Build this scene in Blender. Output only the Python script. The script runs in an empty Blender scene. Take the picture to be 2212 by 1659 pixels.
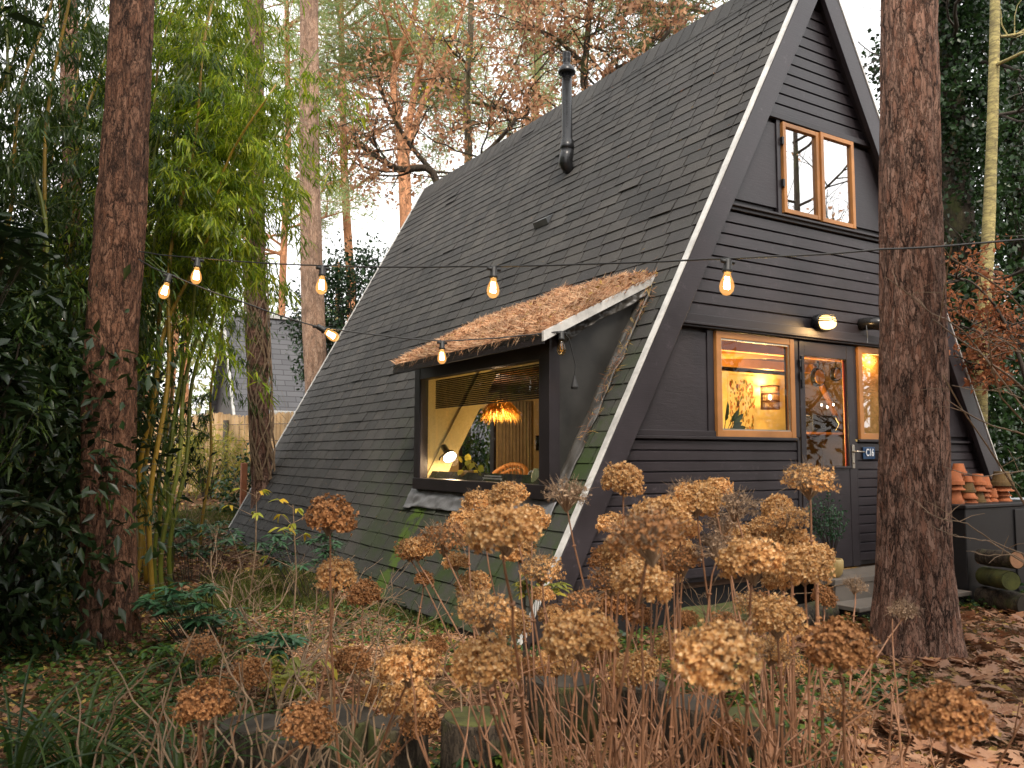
import bpy, math, random
import numpy as np
from mathutils import Vector, Matrix, noise

R = math.radians
rnd = random.Random(11)
NR = np.random.default_rng(5)
S = bpy.context.scene

# ------------------------------------------------------------------ camera
# world frame: +X runs along the gable (to the right), +Y along the ridge (away), Z up, ground near 0
CH = 1.40
F, PITCH, YAW, ROLL = 1790.05, R(4.864), R(31.843), R(-0.127)
FWD = Vector((math.sin(YAW) * math.cos(PITCH), math.cos(YAW) * math.cos(PITCH), math.sin(PITCH)))
RGT0 = Vector((math.cos(YAW), -math.sin(YAW), 0))
UP0 = RGT0.cross(FWD)
RGT = RGT0 * math.cos(ROLL) - UP0 * math.sin(ROLL)
UPV = RGT0 * math.sin(ROLL) + UP0 * math.cos(ROLL)
cam = bpy.data.cameras.new('camera')
cam.sensor_width = 36
cam.lens = 36 * F / 2212
cam.clip_end = 600
camo = bpy.data.objects.new('camera', cam)
S.collection.objects.link(camo)
camo.matrix_world = Matrix(((RGT.x, UPV.x, -FWD.x, 0), (RGT.y, UPV.y, -FWD.y, 0), (RGT.z, UPV.z, -FWD.z, CH), (0, 0, 0, 1)))
cam.dof.use_dof = True
cam.dof.focus_distance = 6.5
cam.dof.aperture_fstop = 4.5
S.camera = camo

def ray(x, y):
    return FWD * F + RGT * (x - 1106) + UPV * (829.5 - y)
def at(x, y, d):
    """world point seen at photograph coordinate (x, y of 2212x1659), d metres away horizontally"""
    r = ray(x, y)
    h = r.x * math.sin(YAW) + r.y * math.cos(YAW)
    return Vector((0, 0, CH)) + r * (d / h)
def at_b(x, y, b):
    r = ray(x, y); return Vector((0, 0, CH)) + r * (b / r.y)
def at_a(x, y, a):
    r = ray(x, y); return Vector((0, 0, CH)) + r * (a / r.x)
def at_z(x, y, z):
    r = ray(x, y); return Vector((0, 0, CH)) + r * ((z - CH) / r.z)
def dep(p):
    return p[0] * math.sin(YAW) + p[1] * math.cos(YAW)
def cf(lat, d, z=0.0):
    """point given by lateral offset and depth in front of the camera"""
    return Vector((lat * math.cos(YAW) + d * math.sin(YAW), -lat * math.sin(YAW) + d * math.cos(YAW), z))
def sm(a, b, x):
    t = min(1, max(0, (x - a) / (b - a))); return t * t * (3 - 2 * t)
def gh(x, y):
    d = dep((x, y)); lat = x * math.cos(YAW) - y * math.sin(YAW)
    return 0.5 * sm(10, 19, d) * sm(6, 0, lat) + 0.05 * noise.noise(Vector((x * .5, y * .5, 0))) + 0.02 * noise.noise(Vector((x * 2, y * 2, 3)))

# ------------------------------------------------------------------ world, sun, exposure
w = bpy.data.worlds.new('World'); S.world = w; w.use_nodes = True
nt = w.node_tree; nt.nodes.clear()
SUN_EL, SUN_AZ = R(52), R(200)
sky = nt.nodes.new('ShaderNodeTexSky'); sky.sky_type = 'NISHITA'; sky.sun_disc = False
sky.sun_elevation = SUN_EL; sky.sun_rotation = SUN_AZ; sky.air_density = 1.6; sky.dust_density = 4.0; sky.ozone_density = 1.0
hs = nt.nodes.new('ShaderNodeHueSaturation'); hs.inputs['Saturation'].default_value = 0.16
tint = nt.nodes.new('ShaderNodeMix'); tint.data_type = 'RGBA'; tint.blend_type = 'MULTIPLY'; tint.inputs[0].default_value = 1.0
tint.inputs[7].default_value = (1.0, 0.96, 0.92, 1)
cl = nt.nodes.new('ShaderNodeMix'); cl.data_type = 'RGBA'; cl.inputs[0].default_value = 0.6      # overcast veil over the clear sky
cln = nt.nodes.new('ShaderNodeTexNoise'); cln.inputs['Scale'].default_value = 1.6; cln.inputs['Detail'].default_value = 5
clr = nt.nodes.new('ShaderNodeValToRGB'); clr.color_ramp.elements[0].position = .3; clr.color_ramp.elements[0].color = (.80, .81, .83, 1)
clr.color_ramp.elements[1].position = .65; clr.color_ramp.elements[1].color = (1, .99, .98, 1)
clm = nt.nodes.new('ShaderNodeVectorMath'); clm.operation = 'SCALE'; clm.inputs[3].default_value = 10.5
nt.links.new(cln.outputs[0], clr.inputs[0]); nt.links.new(clr.outputs[0], clm.inputs[0]); nt.links.new(clm.outputs[0], cl.inputs[7])
bg = nt.nodes.new('ShaderNodeBackground'); bg.inputs['Strength'].default_value = 0.15
out = nt.nodes.new('ShaderNodeOutputWorld')
nt.links.new(sky.outputs[0], hs.inputs['Color']); nt.links.new(hs.outputs[0], tint.inputs[6])
nt.links.new(tint.outputs[2], cl.inputs[6]); nt.links.new(cl.outputs[2], bg.inputs['Color']); nt.links.new(bg.outputs[0], out.inputs[0])
sun = bpy.data.lights.new('sun', 'SUN'); sun.energy = 1.4; sun.angle = R(14); sun.color = (1, .88, .74)
suno = bpy.data.objects.new('sun', sun); S.collection.objects.link(suno)
sd = Vector((math.sin(SUN_AZ) * math.cos(SUN_EL), math.cos(SUN_AZ) * math.cos(SUN_EL), math.sin(SUN_EL)))
suno.rotation_euler = sd.to_track_quat('Z', 'Y').to_euler()
suno.location = sd * 40
S.view_settings.view_transform = 'Standard'; S.view_settings.look = 'None'
S.view_settings.exposure = 0.92; S.view_settings.gamma = 1.0
cy = S.cycles
cy.max_bounces = 6; cy.diffuse_bounces = 3; cy.glossy_bounces = 3; cy.transmission_bounces = 4; cy.transparent_max_bounces = 12
cy.volume_bounces = 0; cy.caustics_reflective = False; cy.caustics_refractive = False; cy.sample_clamp_indirect = 6
cy.use_denoising = True
# ------------------------------------------------------------------ materials
def newmat(name):
    m = bpy.data.materials.new(name); m.use_nodes = True
    n = m.node_tree; n.nodes.clear()
    o = n.nodes.new('ShaderNodeOutputMaterial')
    return m, n, o
def N(n, t, **k):
    nd = n.nodes.new(t)
    for a, b in k.items(): setattr(nd, a, b)
    return nd
def ramp(n, fac, stops):
    r = n.nodes.new('ShaderNodeValToRGB'); e = r.color_ramp.elements
    while len(e) > 1: e.remove(e[-1])
    e[0].position = stops[0][0]; c = stops[0][1]; e[0].color = (*c, 1) if len(c) == 3 else c
    for p, c in stops[1:]:
        q = e.new(p); q.color = (*c, 1) if len(c) == 3 else c
    n.links.new(fac, r.inputs[0]); return r.outputs[0]
def coords(n, scale=(1, 1, 1), which='Object'):
    tc = N(n, 'ShaderNodeTexCoord'); mp = N(n, 'ShaderNodeMapping'); mp.inputs['Scale'].default_value = scale
    n.links.new(tc.outputs[which], mp.inputs[0]); return mp.outputs[0]
def noise_tex(n, vec, scale, detail=4, rough=.6, dist=0.0):
    t = N(n, 'ShaderNodeTexNoise'); t.inputs['Scale'].default_value = scale; t.inputs['Detail'].default_value = detail
    t.inputs['Roughness'].default_value = rough; t.inputs['Distortion'].default_value = dist
    n.links.new(vec, t.inputs['Vector']); return t.outputs['Fac']
def mathn(n, op, a, b=0.5, c=None, clamp=False):
    m = N(n, 'ShaderNodeMath', operation=op); m.use_clamp = clamp
    for i, v in enumerate((a, b, c)):
        if v is None: continue
        if isinstance(v, (int, float)): m.inputs[i].default_value = v
        else: n.links.new(v, m.inputs[i])
    return m.outputs[0]
def mixc(n, fac, a, b, mode='MIX'):
    m = N(n, 'ShaderNodeMix', data_type='RGBA', blend_type=mode)
    for i, v in ((0, fac), (6, a), (7, b)):
        if isinstance(v, (int, float)): m.inputs[i].default_value = v
        elif isinstance(v, tuple): m.inputs[i].default_value = (*v, 1)
        else: n.links.new(v, m.inputs[i])
    return m.outputs[2]
def bumpn(n, h, strength=.4, dist=.01):
    b = N(n, 'ShaderNodeBump'); b.inputs['Strength'].default_value = strength; b.inputs['Distance'].default_value = dist
    n.links.new(h, b.inputs['Height']); return b.outputs[0]
def prin(n, o, col, rough=.6, metal=0.0, normal=None, spec=.5):
    p = N(n, 'ShaderNodeBsdfPrincipled')
    if isinstance(col, tuple): p.inputs['Base Color'].default_value = (*col, 1)
    else: n.links.new(col, p.inputs['Base Color'])
    if isinstance(rough, (int, float)): p.inputs['Roughness'].default_value = rough
    else: n.links.new(rough, p.inputs['Roughness'])
    p.inputs['Metallic'].default_value = metal; p.inputs['Specular IOR Level'].default_value = spec
    if normal: n.links.new(normal, p.inputs['Normal'])
    if o: n.links.new(p.outputs[0], o.inputs[0])
    return p
def basic(name, col, rough=.6, var=.25, scale=6, bump=.2, bd=.004, metal=0.0, stretch=(1, 1, 1), spec=.5):
    m, n, o = newmat(name); v = coords(n, stretch)
    f = noise_tex(n, v, scale, 6, .65)
    c = ramp(n, f, [(.3, tuple(x * (1 - var) for x in col)), (.7, tuple(min(1, x * (1 + var)) for x in col))])
    prin(n, o, c, mathn(n, 'MULTIPLY_ADD', f, .25, rough - .12), metal, bumpn(n, noise_tex(n, v, scale * 5, 5, .7), bump, bd), spec)
    return m
def leafm(name, cols, trans=.35, rough=.45, spec=.4):
    """foliage: each leaf (mesh island) gets its own tone"""
    m, n, o = newmat(name); g = N(n, 'ShaderNodeNewGeometry')
    k = len(cols)
    c = ramp(n, g.outputs['Random Per Island'], [((i + .001) / k, cc) for i, cc in enumerate(cols)])
    v = coords(n); big = noise_tex(n, v, 1.3, 2)
    c = mixc(n, 1.0, c, ramp(n, big, [(.35, (.62, .62, .62)), (.65, (1.15, 1.15, 1.15))]), 'MULTIPLY')
    p = prin(n, None, c, rough, spec=spec)
    t = N(n, 'ShaderNodeBsdfTranslucent'); n.links.new(c, t.inputs[0])
    mx = N(n, 'ShaderNodeMixShader'); mx.inputs[0].default_value = trans
    n.links.new(p.outputs[0], mx.inputs[1]); n.links.new(t.outputs[0], mx.inputs[2]); n.links.new(mx.outputs[0], o.inputs[0])
    return m
def barkm(name, plate, deep, scale=9, stretch=.28, bump=.9, pale=None, moss=None):
    m, n, o = newmat(name); v = coords(n, (1, 1, stretch))
    wob = N(n, 'ShaderNodeVectorMath', operation='MULTIPLY_ADD')
    nz = N(n, 'ShaderNodeTexNoise'); nz.inputs['Scale'].default_value = 6.0; nz.inputs['Detail'].default_value = 6; nz.inputs['Roughness'].default_value = .7
    n.links.new(v, nz.inputs['Vector']); n.links.new(nz.outputs['Color'], wob.inputs[0])
    wob.inputs[1].default_value = (.22, .22, .22); n.links.new(v, wob.inputs[2])
    vo = N(n, 'ShaderNodeTexVoronoi', feature='DISTANCE_TO_EDGE'); vo.inputs['Scale'].default_value = scale * 1.35
    n.links.new(wob.outputs[0], vo.inputs['Vector'])
    vf = N(n, 'ShaderNodeTexVoronoi', feature='DISTANCE_TO_EDGE'); vf.inputs['Scale'].default_value = scale * 4.2
    n.links.new(wob.outputs[0], vf.inputs['Vector'])
    vc = N(n, 'ShaderNodeTexVoronoi', feature='F1'); vc.inputs['Scale'].default_value = scale * 4.2
    n.links.new(wob.outputs[0], vc.inputs['Vector'])
    fine = noise_tex(n, v, scale * 7, 8, .75); wide = noise_tex(n, coords(n, (1, 1, .5)), 2.2, 4)
    e1 = ramp(n, vo.outputs['Distance'], [(0, (0, 0, 0)), (.07, (.75, .75, .75)), (.2, (1, 1, 1))])
    e2 = ramp(n, vf.outputs['Distance'], [(0, (.25, .25, .25)), (.12, (1, 1, 1))])
    tone = mixc(n, fine, tuple(x * .45 for x in plate), tuple(min(1, x * 1.5) for x in plate))
    sep = N(n, 'ShaderNodeSeparateColor'); n.links.new(vc.outputs['Color'], sep.inputs[0])
    tone = mixc(n, mathn(n, 'MULTIPLY', sep.outputs[0], .7), tone, pale or tuple(x * 1.8 for x in plate))
    tone = mixc(n, 1.0, tone, ramp(n, wide, [(.3, (.7, .7, .7)), (.7, (1.25, 1.2, 1.15))]), 'MULTIPLY')
    brk = ramp(n, noise_tex(n, v, scale * .9, 3), [(.35, (.35, .35, .35)), (.6, (1, 1, 1))])
    em = mixc(n, brk, (1.0, 1.0, 1.0), e1)
    c = mixc(n, mixc(n, 1.0, em, e2, 'MULTIPLY'), deep, tone)
    if moss:
        c = mixc(n, ramp(n, noise_tex(n, coords(n), 1.6, 5, .7), [(.52, (0, 0, 0)), (.66, (1, 1, 1))]), c, moss)
    h = mathn(n, 'ADD', mathn(n, 'MULTIPLY', em, .8), mathn(n, 'ADD', mathn(n, 'MULTIPLY', e2, .35), mathn(n, 'MULTIPLY', fine, .6)))
    prin(n, o, c, .85, normal=bumpn(n, h, bump, .02), spec=.25)
    return m
def paintwood(name, col, rough=.42, bump=.35, worn=0.0, stretch=(1.2, 14, 14)):
    m, n, o = newmat(name); v = coords(n, stretch); f = noise_tex(n, v, 5, 8, .7, .4)
    f2 = noise_tex(n, coords(n), 2.2, 4)
    c = ramp(n, f2, [(.3, tuple(x * .75 for x in col)), (.7, tuple(x * 1.3 for x in col))])
    if worn:
        c = mixc(n, ramp(n, noise_tex(n, coords(n), 7, 8, .8), [(.66 - worn, (0, 0, 0)), (.72, (.5, .5, .5))]), c, tuple(x * 4 + .02 for x in col))
    prin(n, o, c, mathn(n, 'MULTIPLY_ADD', f2, .3, rough - .12), normal=bumpn(n, f, bump, .003))
    return m
def emis(name, col, st):
    m, n, o = newmat(name); e = N(n, 'ShaderNodeEmission'); e.inputs[0].default_value = (*col, 1); e.inputs[1].default_value = st
    n.links.new(e.outputs[0], o.inputs[0]); return m
def glassm(name, refl=.08, tintc=(1, 1, 1), rough=0.0):
    m, n, o = newmat(name)
    t = N(n, 'ShaderNodeBsdfTransparent'); t.inputs[0].default_value = (*tintc, 1)
    g = N(n, 'ShaderNodeBsdfGlossy'); g.inputs['Roughness'].default_value = rough
    lw = N(n, 'ShaderNodeLayerWeight'); lw.inputs[0].default_value = .5
    f = mathn(n, 'MULTIPLY_ADD', mathn(n, 'POWER', lw.outputs['Facing'], 4.0), .8, refl + .012, clamp=True)
    mx = N(n, 'ShaderNodeMixShader'); n.links.new(f, mx.inputs[0])
    n.links.new(t.outputs[0], mx.inputs[1]); n.links.new(g.outputs[0], mx.inputs[2]); n.links.new(mx.outputs[0], o.inputs[0])
    return m

M = {}
M['black_wood'] = paintwood('black_wood', (.033, .027, .031), .36, .5, .07)
M['black_trim'] = paintwood('black_trim', (.026, .021, .024), .40, .35, .02)
M['black_panel'] = paintwood('black_panel', (.032, .027, .031), .42, .9, .02, (1.5, 9, 9))
M['white_trim'] = basic('white_trim', (.58, .57, .54), .5, .26, 7, .3)
M['cabinet_black'] = paintwood('cabinet_black', (.012, .011, .012), .45)
M['dark_void'] = basic('dark_void', (.012, .011, .011), .8)
M['honey'] = paintwood('honey', (.46, .20, .06), .42, .3, 0, (9, 9, 9))
M['wood_lining'] = paintwood('wood_lining', (.11, .066, .03), .6, .5, 0, (9, 1.5, 9))
M['lining'] = basic('lining', (.76, .62, .30), .8, .1, 3, .1)
M['floorb'] = paintwood('floorb', (.13, .07, .04), .5)
M['metal_black'] = basic('metal_black', (.014, .014, .015), .28, .3, 9, .1, metal=.2, spec=.6)
M['grey_metal'] = basic('grey_metal', (.16, .17, .18), .38, .2, 9, .1, metal=.6)
M['steel'] = basic('steel', (.55, .50, .42), .3, .1, 9, .05, metal=.9)
M['rubber'] = basic('rubber', (.02, .02, .02), .5, .2, 9, .05)
M['lead'] = basic('lead', (.20, .20, .205), .45, .35, 7, .5, .006, metal=.25)
M['tarp'] = basic('tarp', (.045, .04, .033), .4, .35, 6, .4, .006)
M['glass'] = glassm('glass', .006)
M['glass_dormer'] = glassm('glass_dormer', .05)
M['glass_door'] = glassm('glass_door', .0)
M['glass_up'] = glassm('glass_up', .62)
M['glass_w2'] = glassm('glass_w2', .22)
M['bulb_glass'] = glassm('bulb_glass', .05, (1, .82, .55))
M['filament'] = emis('filament', (1, .66, .3), 40)
def litglass(name):
    m, n, o = newmat(name); t = N(n, 'ShaderNodeBsdfTransparent'); t.inputs[0].default_value = (1, .86, .62, 1); e = N(n, 'ShaderNodeEmission'); e.inputs[0].default_value = (1, .5, .16, 1); e.inputs[1].default_value = .26
    a = N(n, 'ShaderNodeAddShader'); n.links.new(t.outputs[0], a.inputs[0]); n.links.new(e.outputs[0], a.inputs[1]); n.links.new(a.outputs[0], o.inputs[0]); return m
M['bulb_lit'] = litglass('bulb_lit')
M['lamp_glow'] = emis('lamp_glow', (1, .62, .22), 2.6)
M['lamp_white'] = emis('lamp_white', (1, .85, .6), 6)
M['terracotta'] = basic('terracotta', (.42, .13, .045), .75, .35, 9, .3)
M['terracotta_mossy'] = basic('terracotta_mossy', (.14, .085, .03), .85, .5, 7, .4)
M['brass'] = basic('brass', (.75, .45, .12), .3, .2, 12, .1, metal=.9)
M['stalk'] = basic('stalk', (.25, .12, .06), .6, .35, 20, .2)
M['twig'] = basic('twig', (.24, .16, .095), .7, .35, 20, .2)
M['twig_dark'] = basic('twig_dark', (.05, .038, .028), .8, .35, 15, .2)
M['cut_wood'] = basic('cut_wood', (.042, .034, .024), .85, .4, 9, .4)
M['grey_wood'] = paintwood('grey_wood', (.19, .16, .13), .75, .8, 0, (2, 16, 16))
M['reed'] = basic('reed', (.66, .43, .21), .7, .35, 5, .3, stretch=(1, 1, .1))
M['post'] = basic('post', (.10, .085, .07), .8, .3, 6, .4)
M['pine_bark'] = barkm('pine_bark', (.30, .145, .095), (.02, .011, .008), 9, .26, 1.0, (.52, .34, .26))
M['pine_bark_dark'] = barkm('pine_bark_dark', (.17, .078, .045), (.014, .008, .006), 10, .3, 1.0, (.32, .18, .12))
M['pine_bark_pale'] = barkm('pine_bark_pale', (.40, .25, .17), (.14, .085, .06), 9, .3, .6, (.55, .40, .30))
M['pine_bark_orange'] = barkm('pine_bark_orange', (.52, .25, .13), (.26, .13, .07), 5, .35, .3)
M['mossy_bark'] = barkm('mossy_bark', (.12, .10, .06), (.03, .028, .02), 8, .3, .6, None, (.10, .12, .035))
M['oak_bark'] = barkm('oak_bark', (.07, .055, .04), (.02, .016, .012), 8, .3, .6, None, (.085, .10, .03))
M['birch_bark'] = barkm('birch_bark', (.34, .29, .12), (.16, .13, .07), 2.2, 3.0, .3)
M['bamboo_culm'] = basic('bamboo_culm', (.13, .15, .022), .35, .3, 3, .05)
M['bamboo_ochre'] = basic('bamboo_ochre', (.34, .21, .03), .35, .3, 3, .05)
M['node_ring'] = basic('node_ring', (.24, .22, .13), .6)
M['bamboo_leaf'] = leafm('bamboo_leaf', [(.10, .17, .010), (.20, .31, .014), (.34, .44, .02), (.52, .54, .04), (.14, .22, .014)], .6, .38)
M['bamboo_leaf_shaded'] = leafm('bamboo_leaf_shaded', [(.03, .065, .010), (.05, .10, .012), (.09, .14, .016), (.04, .075, .018)], .45, .36)  # darker copy of the bamboo leaf, left grove's shade put into its colour
M['dwarf_leaf'] = leafm('dwarf_leaf', [(.24, .28, .05), (.38, .36, .07), (.16, .22, .04), (.5, .42, .06)], .45)
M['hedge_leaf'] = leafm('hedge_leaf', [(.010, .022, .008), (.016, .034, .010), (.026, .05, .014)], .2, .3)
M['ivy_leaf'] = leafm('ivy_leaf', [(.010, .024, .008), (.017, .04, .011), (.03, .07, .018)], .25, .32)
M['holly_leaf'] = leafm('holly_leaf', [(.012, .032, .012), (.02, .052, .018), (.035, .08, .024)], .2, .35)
M['rhodo_leaf'] = leafm('rhodo_leaf', [(.03, .09, .045), (.045, .12, .055), (.06, .15, .065)], .2, .3)
M['ground_ivy'] = leafm('ground_ivy', [(.018, .055, .015), (.03, .08, .02), (.06, .13, .02), (.12, .17, .025)], .3, .4)
M['grass'] = leafm('grass', [(.09, .12, .02), (.15, .18, .03), (.22, .22, .05), (.06, .09, .02)], .4, .6)
M['sedge'] = leafm('sedge', [(.018, .05, .010), (.03, .07, .014), (.06, .10, .02)], .35, .4)
M['yellow_leaf'] = leafm('yellow_leaf', [(.65, .42, .03), (.75, .55, .06), (.5, .5, .06), (.4, .45, .05)], .45)
M['brown_leaf'] = leafm('brown_leaf', [(.46, .22, .11), (.58, .31, .17), (.68, .42, .24), (.36, .17, .09)], .5, .6)
M['beech_leaf'] = leafm('beech_leaf', [(.36, .12, .05), (.5, .2, .08), (.28, .1, .045)], .4, .6)
M['litter'] = leafm('litter', [(.30, .12, .055), (.42, .20, .10), (.22, .09, .045), (.5, .28, .15), (.36, .20, .12), (.16, .07, .04), (.5, .33, .08)], .15, .7)
M['oak_litter'] = leafm('oak_litter', [(.38, .19, .10), (.46, .25, .14), (.30, .14, .075), (.42, .20, .10)], .15, .6)
M['needle'] = leafm('needle', [(.55, .27, .13), (.70, .40, .21), (.42, .19, .09), (.78, .52, .32)], .15, .7)
M['pine_green'] = leafm('pine_green', [(.09, .15, .06), (.13, .20, .07), (.19, .24, .08), (.24, .26, .09)], .45, .6)
M['pine_pale'] = leafm('pine_pale', [(.24, .36, .16), (.32, .45, .19), (.40, .48, .20), (.48, .46, .23)], .65, .7)
M['petal'] = leafm('petal', [(.68, .36, .13), (.82, .50, .21), (.92, .66, .36), (.50, .23, .075), (.76, .44, .17)], .38, .6, .3)
M['petal_dark'] = leafm('petal_dark', [(.44, .20, .075), (.56, .28, .11), (.32, .14, .05)], .25, .65, .3)
M['petal_grey'] = leafm('petal_grey', [(.38, .27, .18), (.46, .32, .2), (.30, .2, .13)], .25, .7, .3)
M['firewood_end'] = basic('firewood_end', (.40, .20, .10), .7, .3, 14, .3)
M['moss_log'] = basic('moss_log', (.075, .08, .02), .9, .6, 7, .6, .01)
M['cream'] = basic('cream', (.60, .42, .16), .45, .15)
M['door_red'] = basic('door_red', (.20, .02, .015), .5)

# shingles: tone per tab, fine grit, lichen specks, moss low down near the gable and under the dormer
m, n, o = newmat('shingle'); g = N(n, 'ShaderNodeNewGeometry'); v = coords(n)
c = ramp(n, g.outputs['Random Per Island'], [(0, (.044, .043, .042)), (.35, (.053, .051, .049)), (.7, (.064, .060, .056)), (1, (.049, .047, .047))])
grit = noise_tex(n, v, 240, 2, .8)
c = mixc(n, 1.0, c, ramp(n, grit, [(.3, (.55, .55, .55)), (.7, (1.5, 1.5, 1.5))]), 'MULTIPLY')
stain = noise_tex(n, v, 1.1, 5, .6)
c = mixc(n, 1.0, c, ramp(n, stain, [(.3, (.74, .74, .75)), (.7, (1.28, 1.27, 1.24))]), 'MULTIPLY')
spk = N(n, 'ShaderNodeTexVoronoi'); spk.inputs['Scale'].default_value = 26; n.links.new(v, spk.inputs['Vector'])
c = mixc(n, ramp(n, spk.outputs['Distance'], [(.05, (.8, .8, .8)), (.09, (0, 0, 0))]), c, (.26, .24, .21))
sp = N(n, 'ShaderNodeSeparateXYZ'); n.links.new(v, sp.inputs[0])
low = mathn(n, 'MULTIPLY_ADD', sp.outputs['Z'], -.62, 1.85, clamp=True)
near = mathn(n, 'MULTIPLY_ADD', sp.outputs['Y'], -.36, 3.5, clamp=True)
band = N(n, 'ShaderNodeMath', operation='COMPARE'); band.inputs[1].default_value = 7.45; band.inputs[2].default_value = .13
n.links.new(mathn(n, 'ADD', sp.outputs['Y'], mathn(n, 'MULTIPLY', mathn(n, 'SUBTRACT', noise_tex(n, v, 4, 5, .7), .5), .5)), band.inputs[0])
ms = ramp(n, noise_tex(n, v, 2.6, 6, .7), [(.40, (0, 0, 0)), (.62, (1, 1, 1))])
msk = mathn(n, 'MULTIPLY', mathn(n, 'MULTIPLY', low, near), ms, clamp=True)
msk2 = mathn(n, 'MULTIPLY', mathn(n, 'MULTIPLY', band.outputs[0], mathn(n, 'LESS_THAN', sp.outputs['Z'], .98)), ramp(n, noise_tex(n, v, 5, 4), [(.4, (0, 0, 0)), (.5, (1, 1, 1))]))
c = mixc(n, mathn(n, 'MULTIPLY', msk, .85, clamp=True), c, (.038, .066, .014))
c = mixc(n, mathn(n, 'MULTIPLY', msk2, .8), c, (.075, .13, .012))
prin(n, o, c, .86, normal=bumpn(n, grit, .5, .003), spec=.35)
M['shingle'] = m

m, n, o = newmat('forest_floor'); v = coords(n)
a1 = noise_tex(n, v, 1.4, 8, .7); a2 = noise_tex(n, v, 28, 6, .8)
c = ramp(n, a1, [(.35, (.10, .05, .028)), (.5, (.15, .08, .045)), (.6, (.09, .09, .028)), (.72, (.06, .08, .02))])
c = mixc(n, 1.0, c, ramp(n, a2, [(.3, (.35, .35, .35)), (.7, (1.5, 1.4, 1.3))]), 'MULTIPLY')
prin(n, o, c, .95, normal=bumpn(n, a2, 1.0, .03), spec=.2); M['forest_floor'] = m

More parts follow.
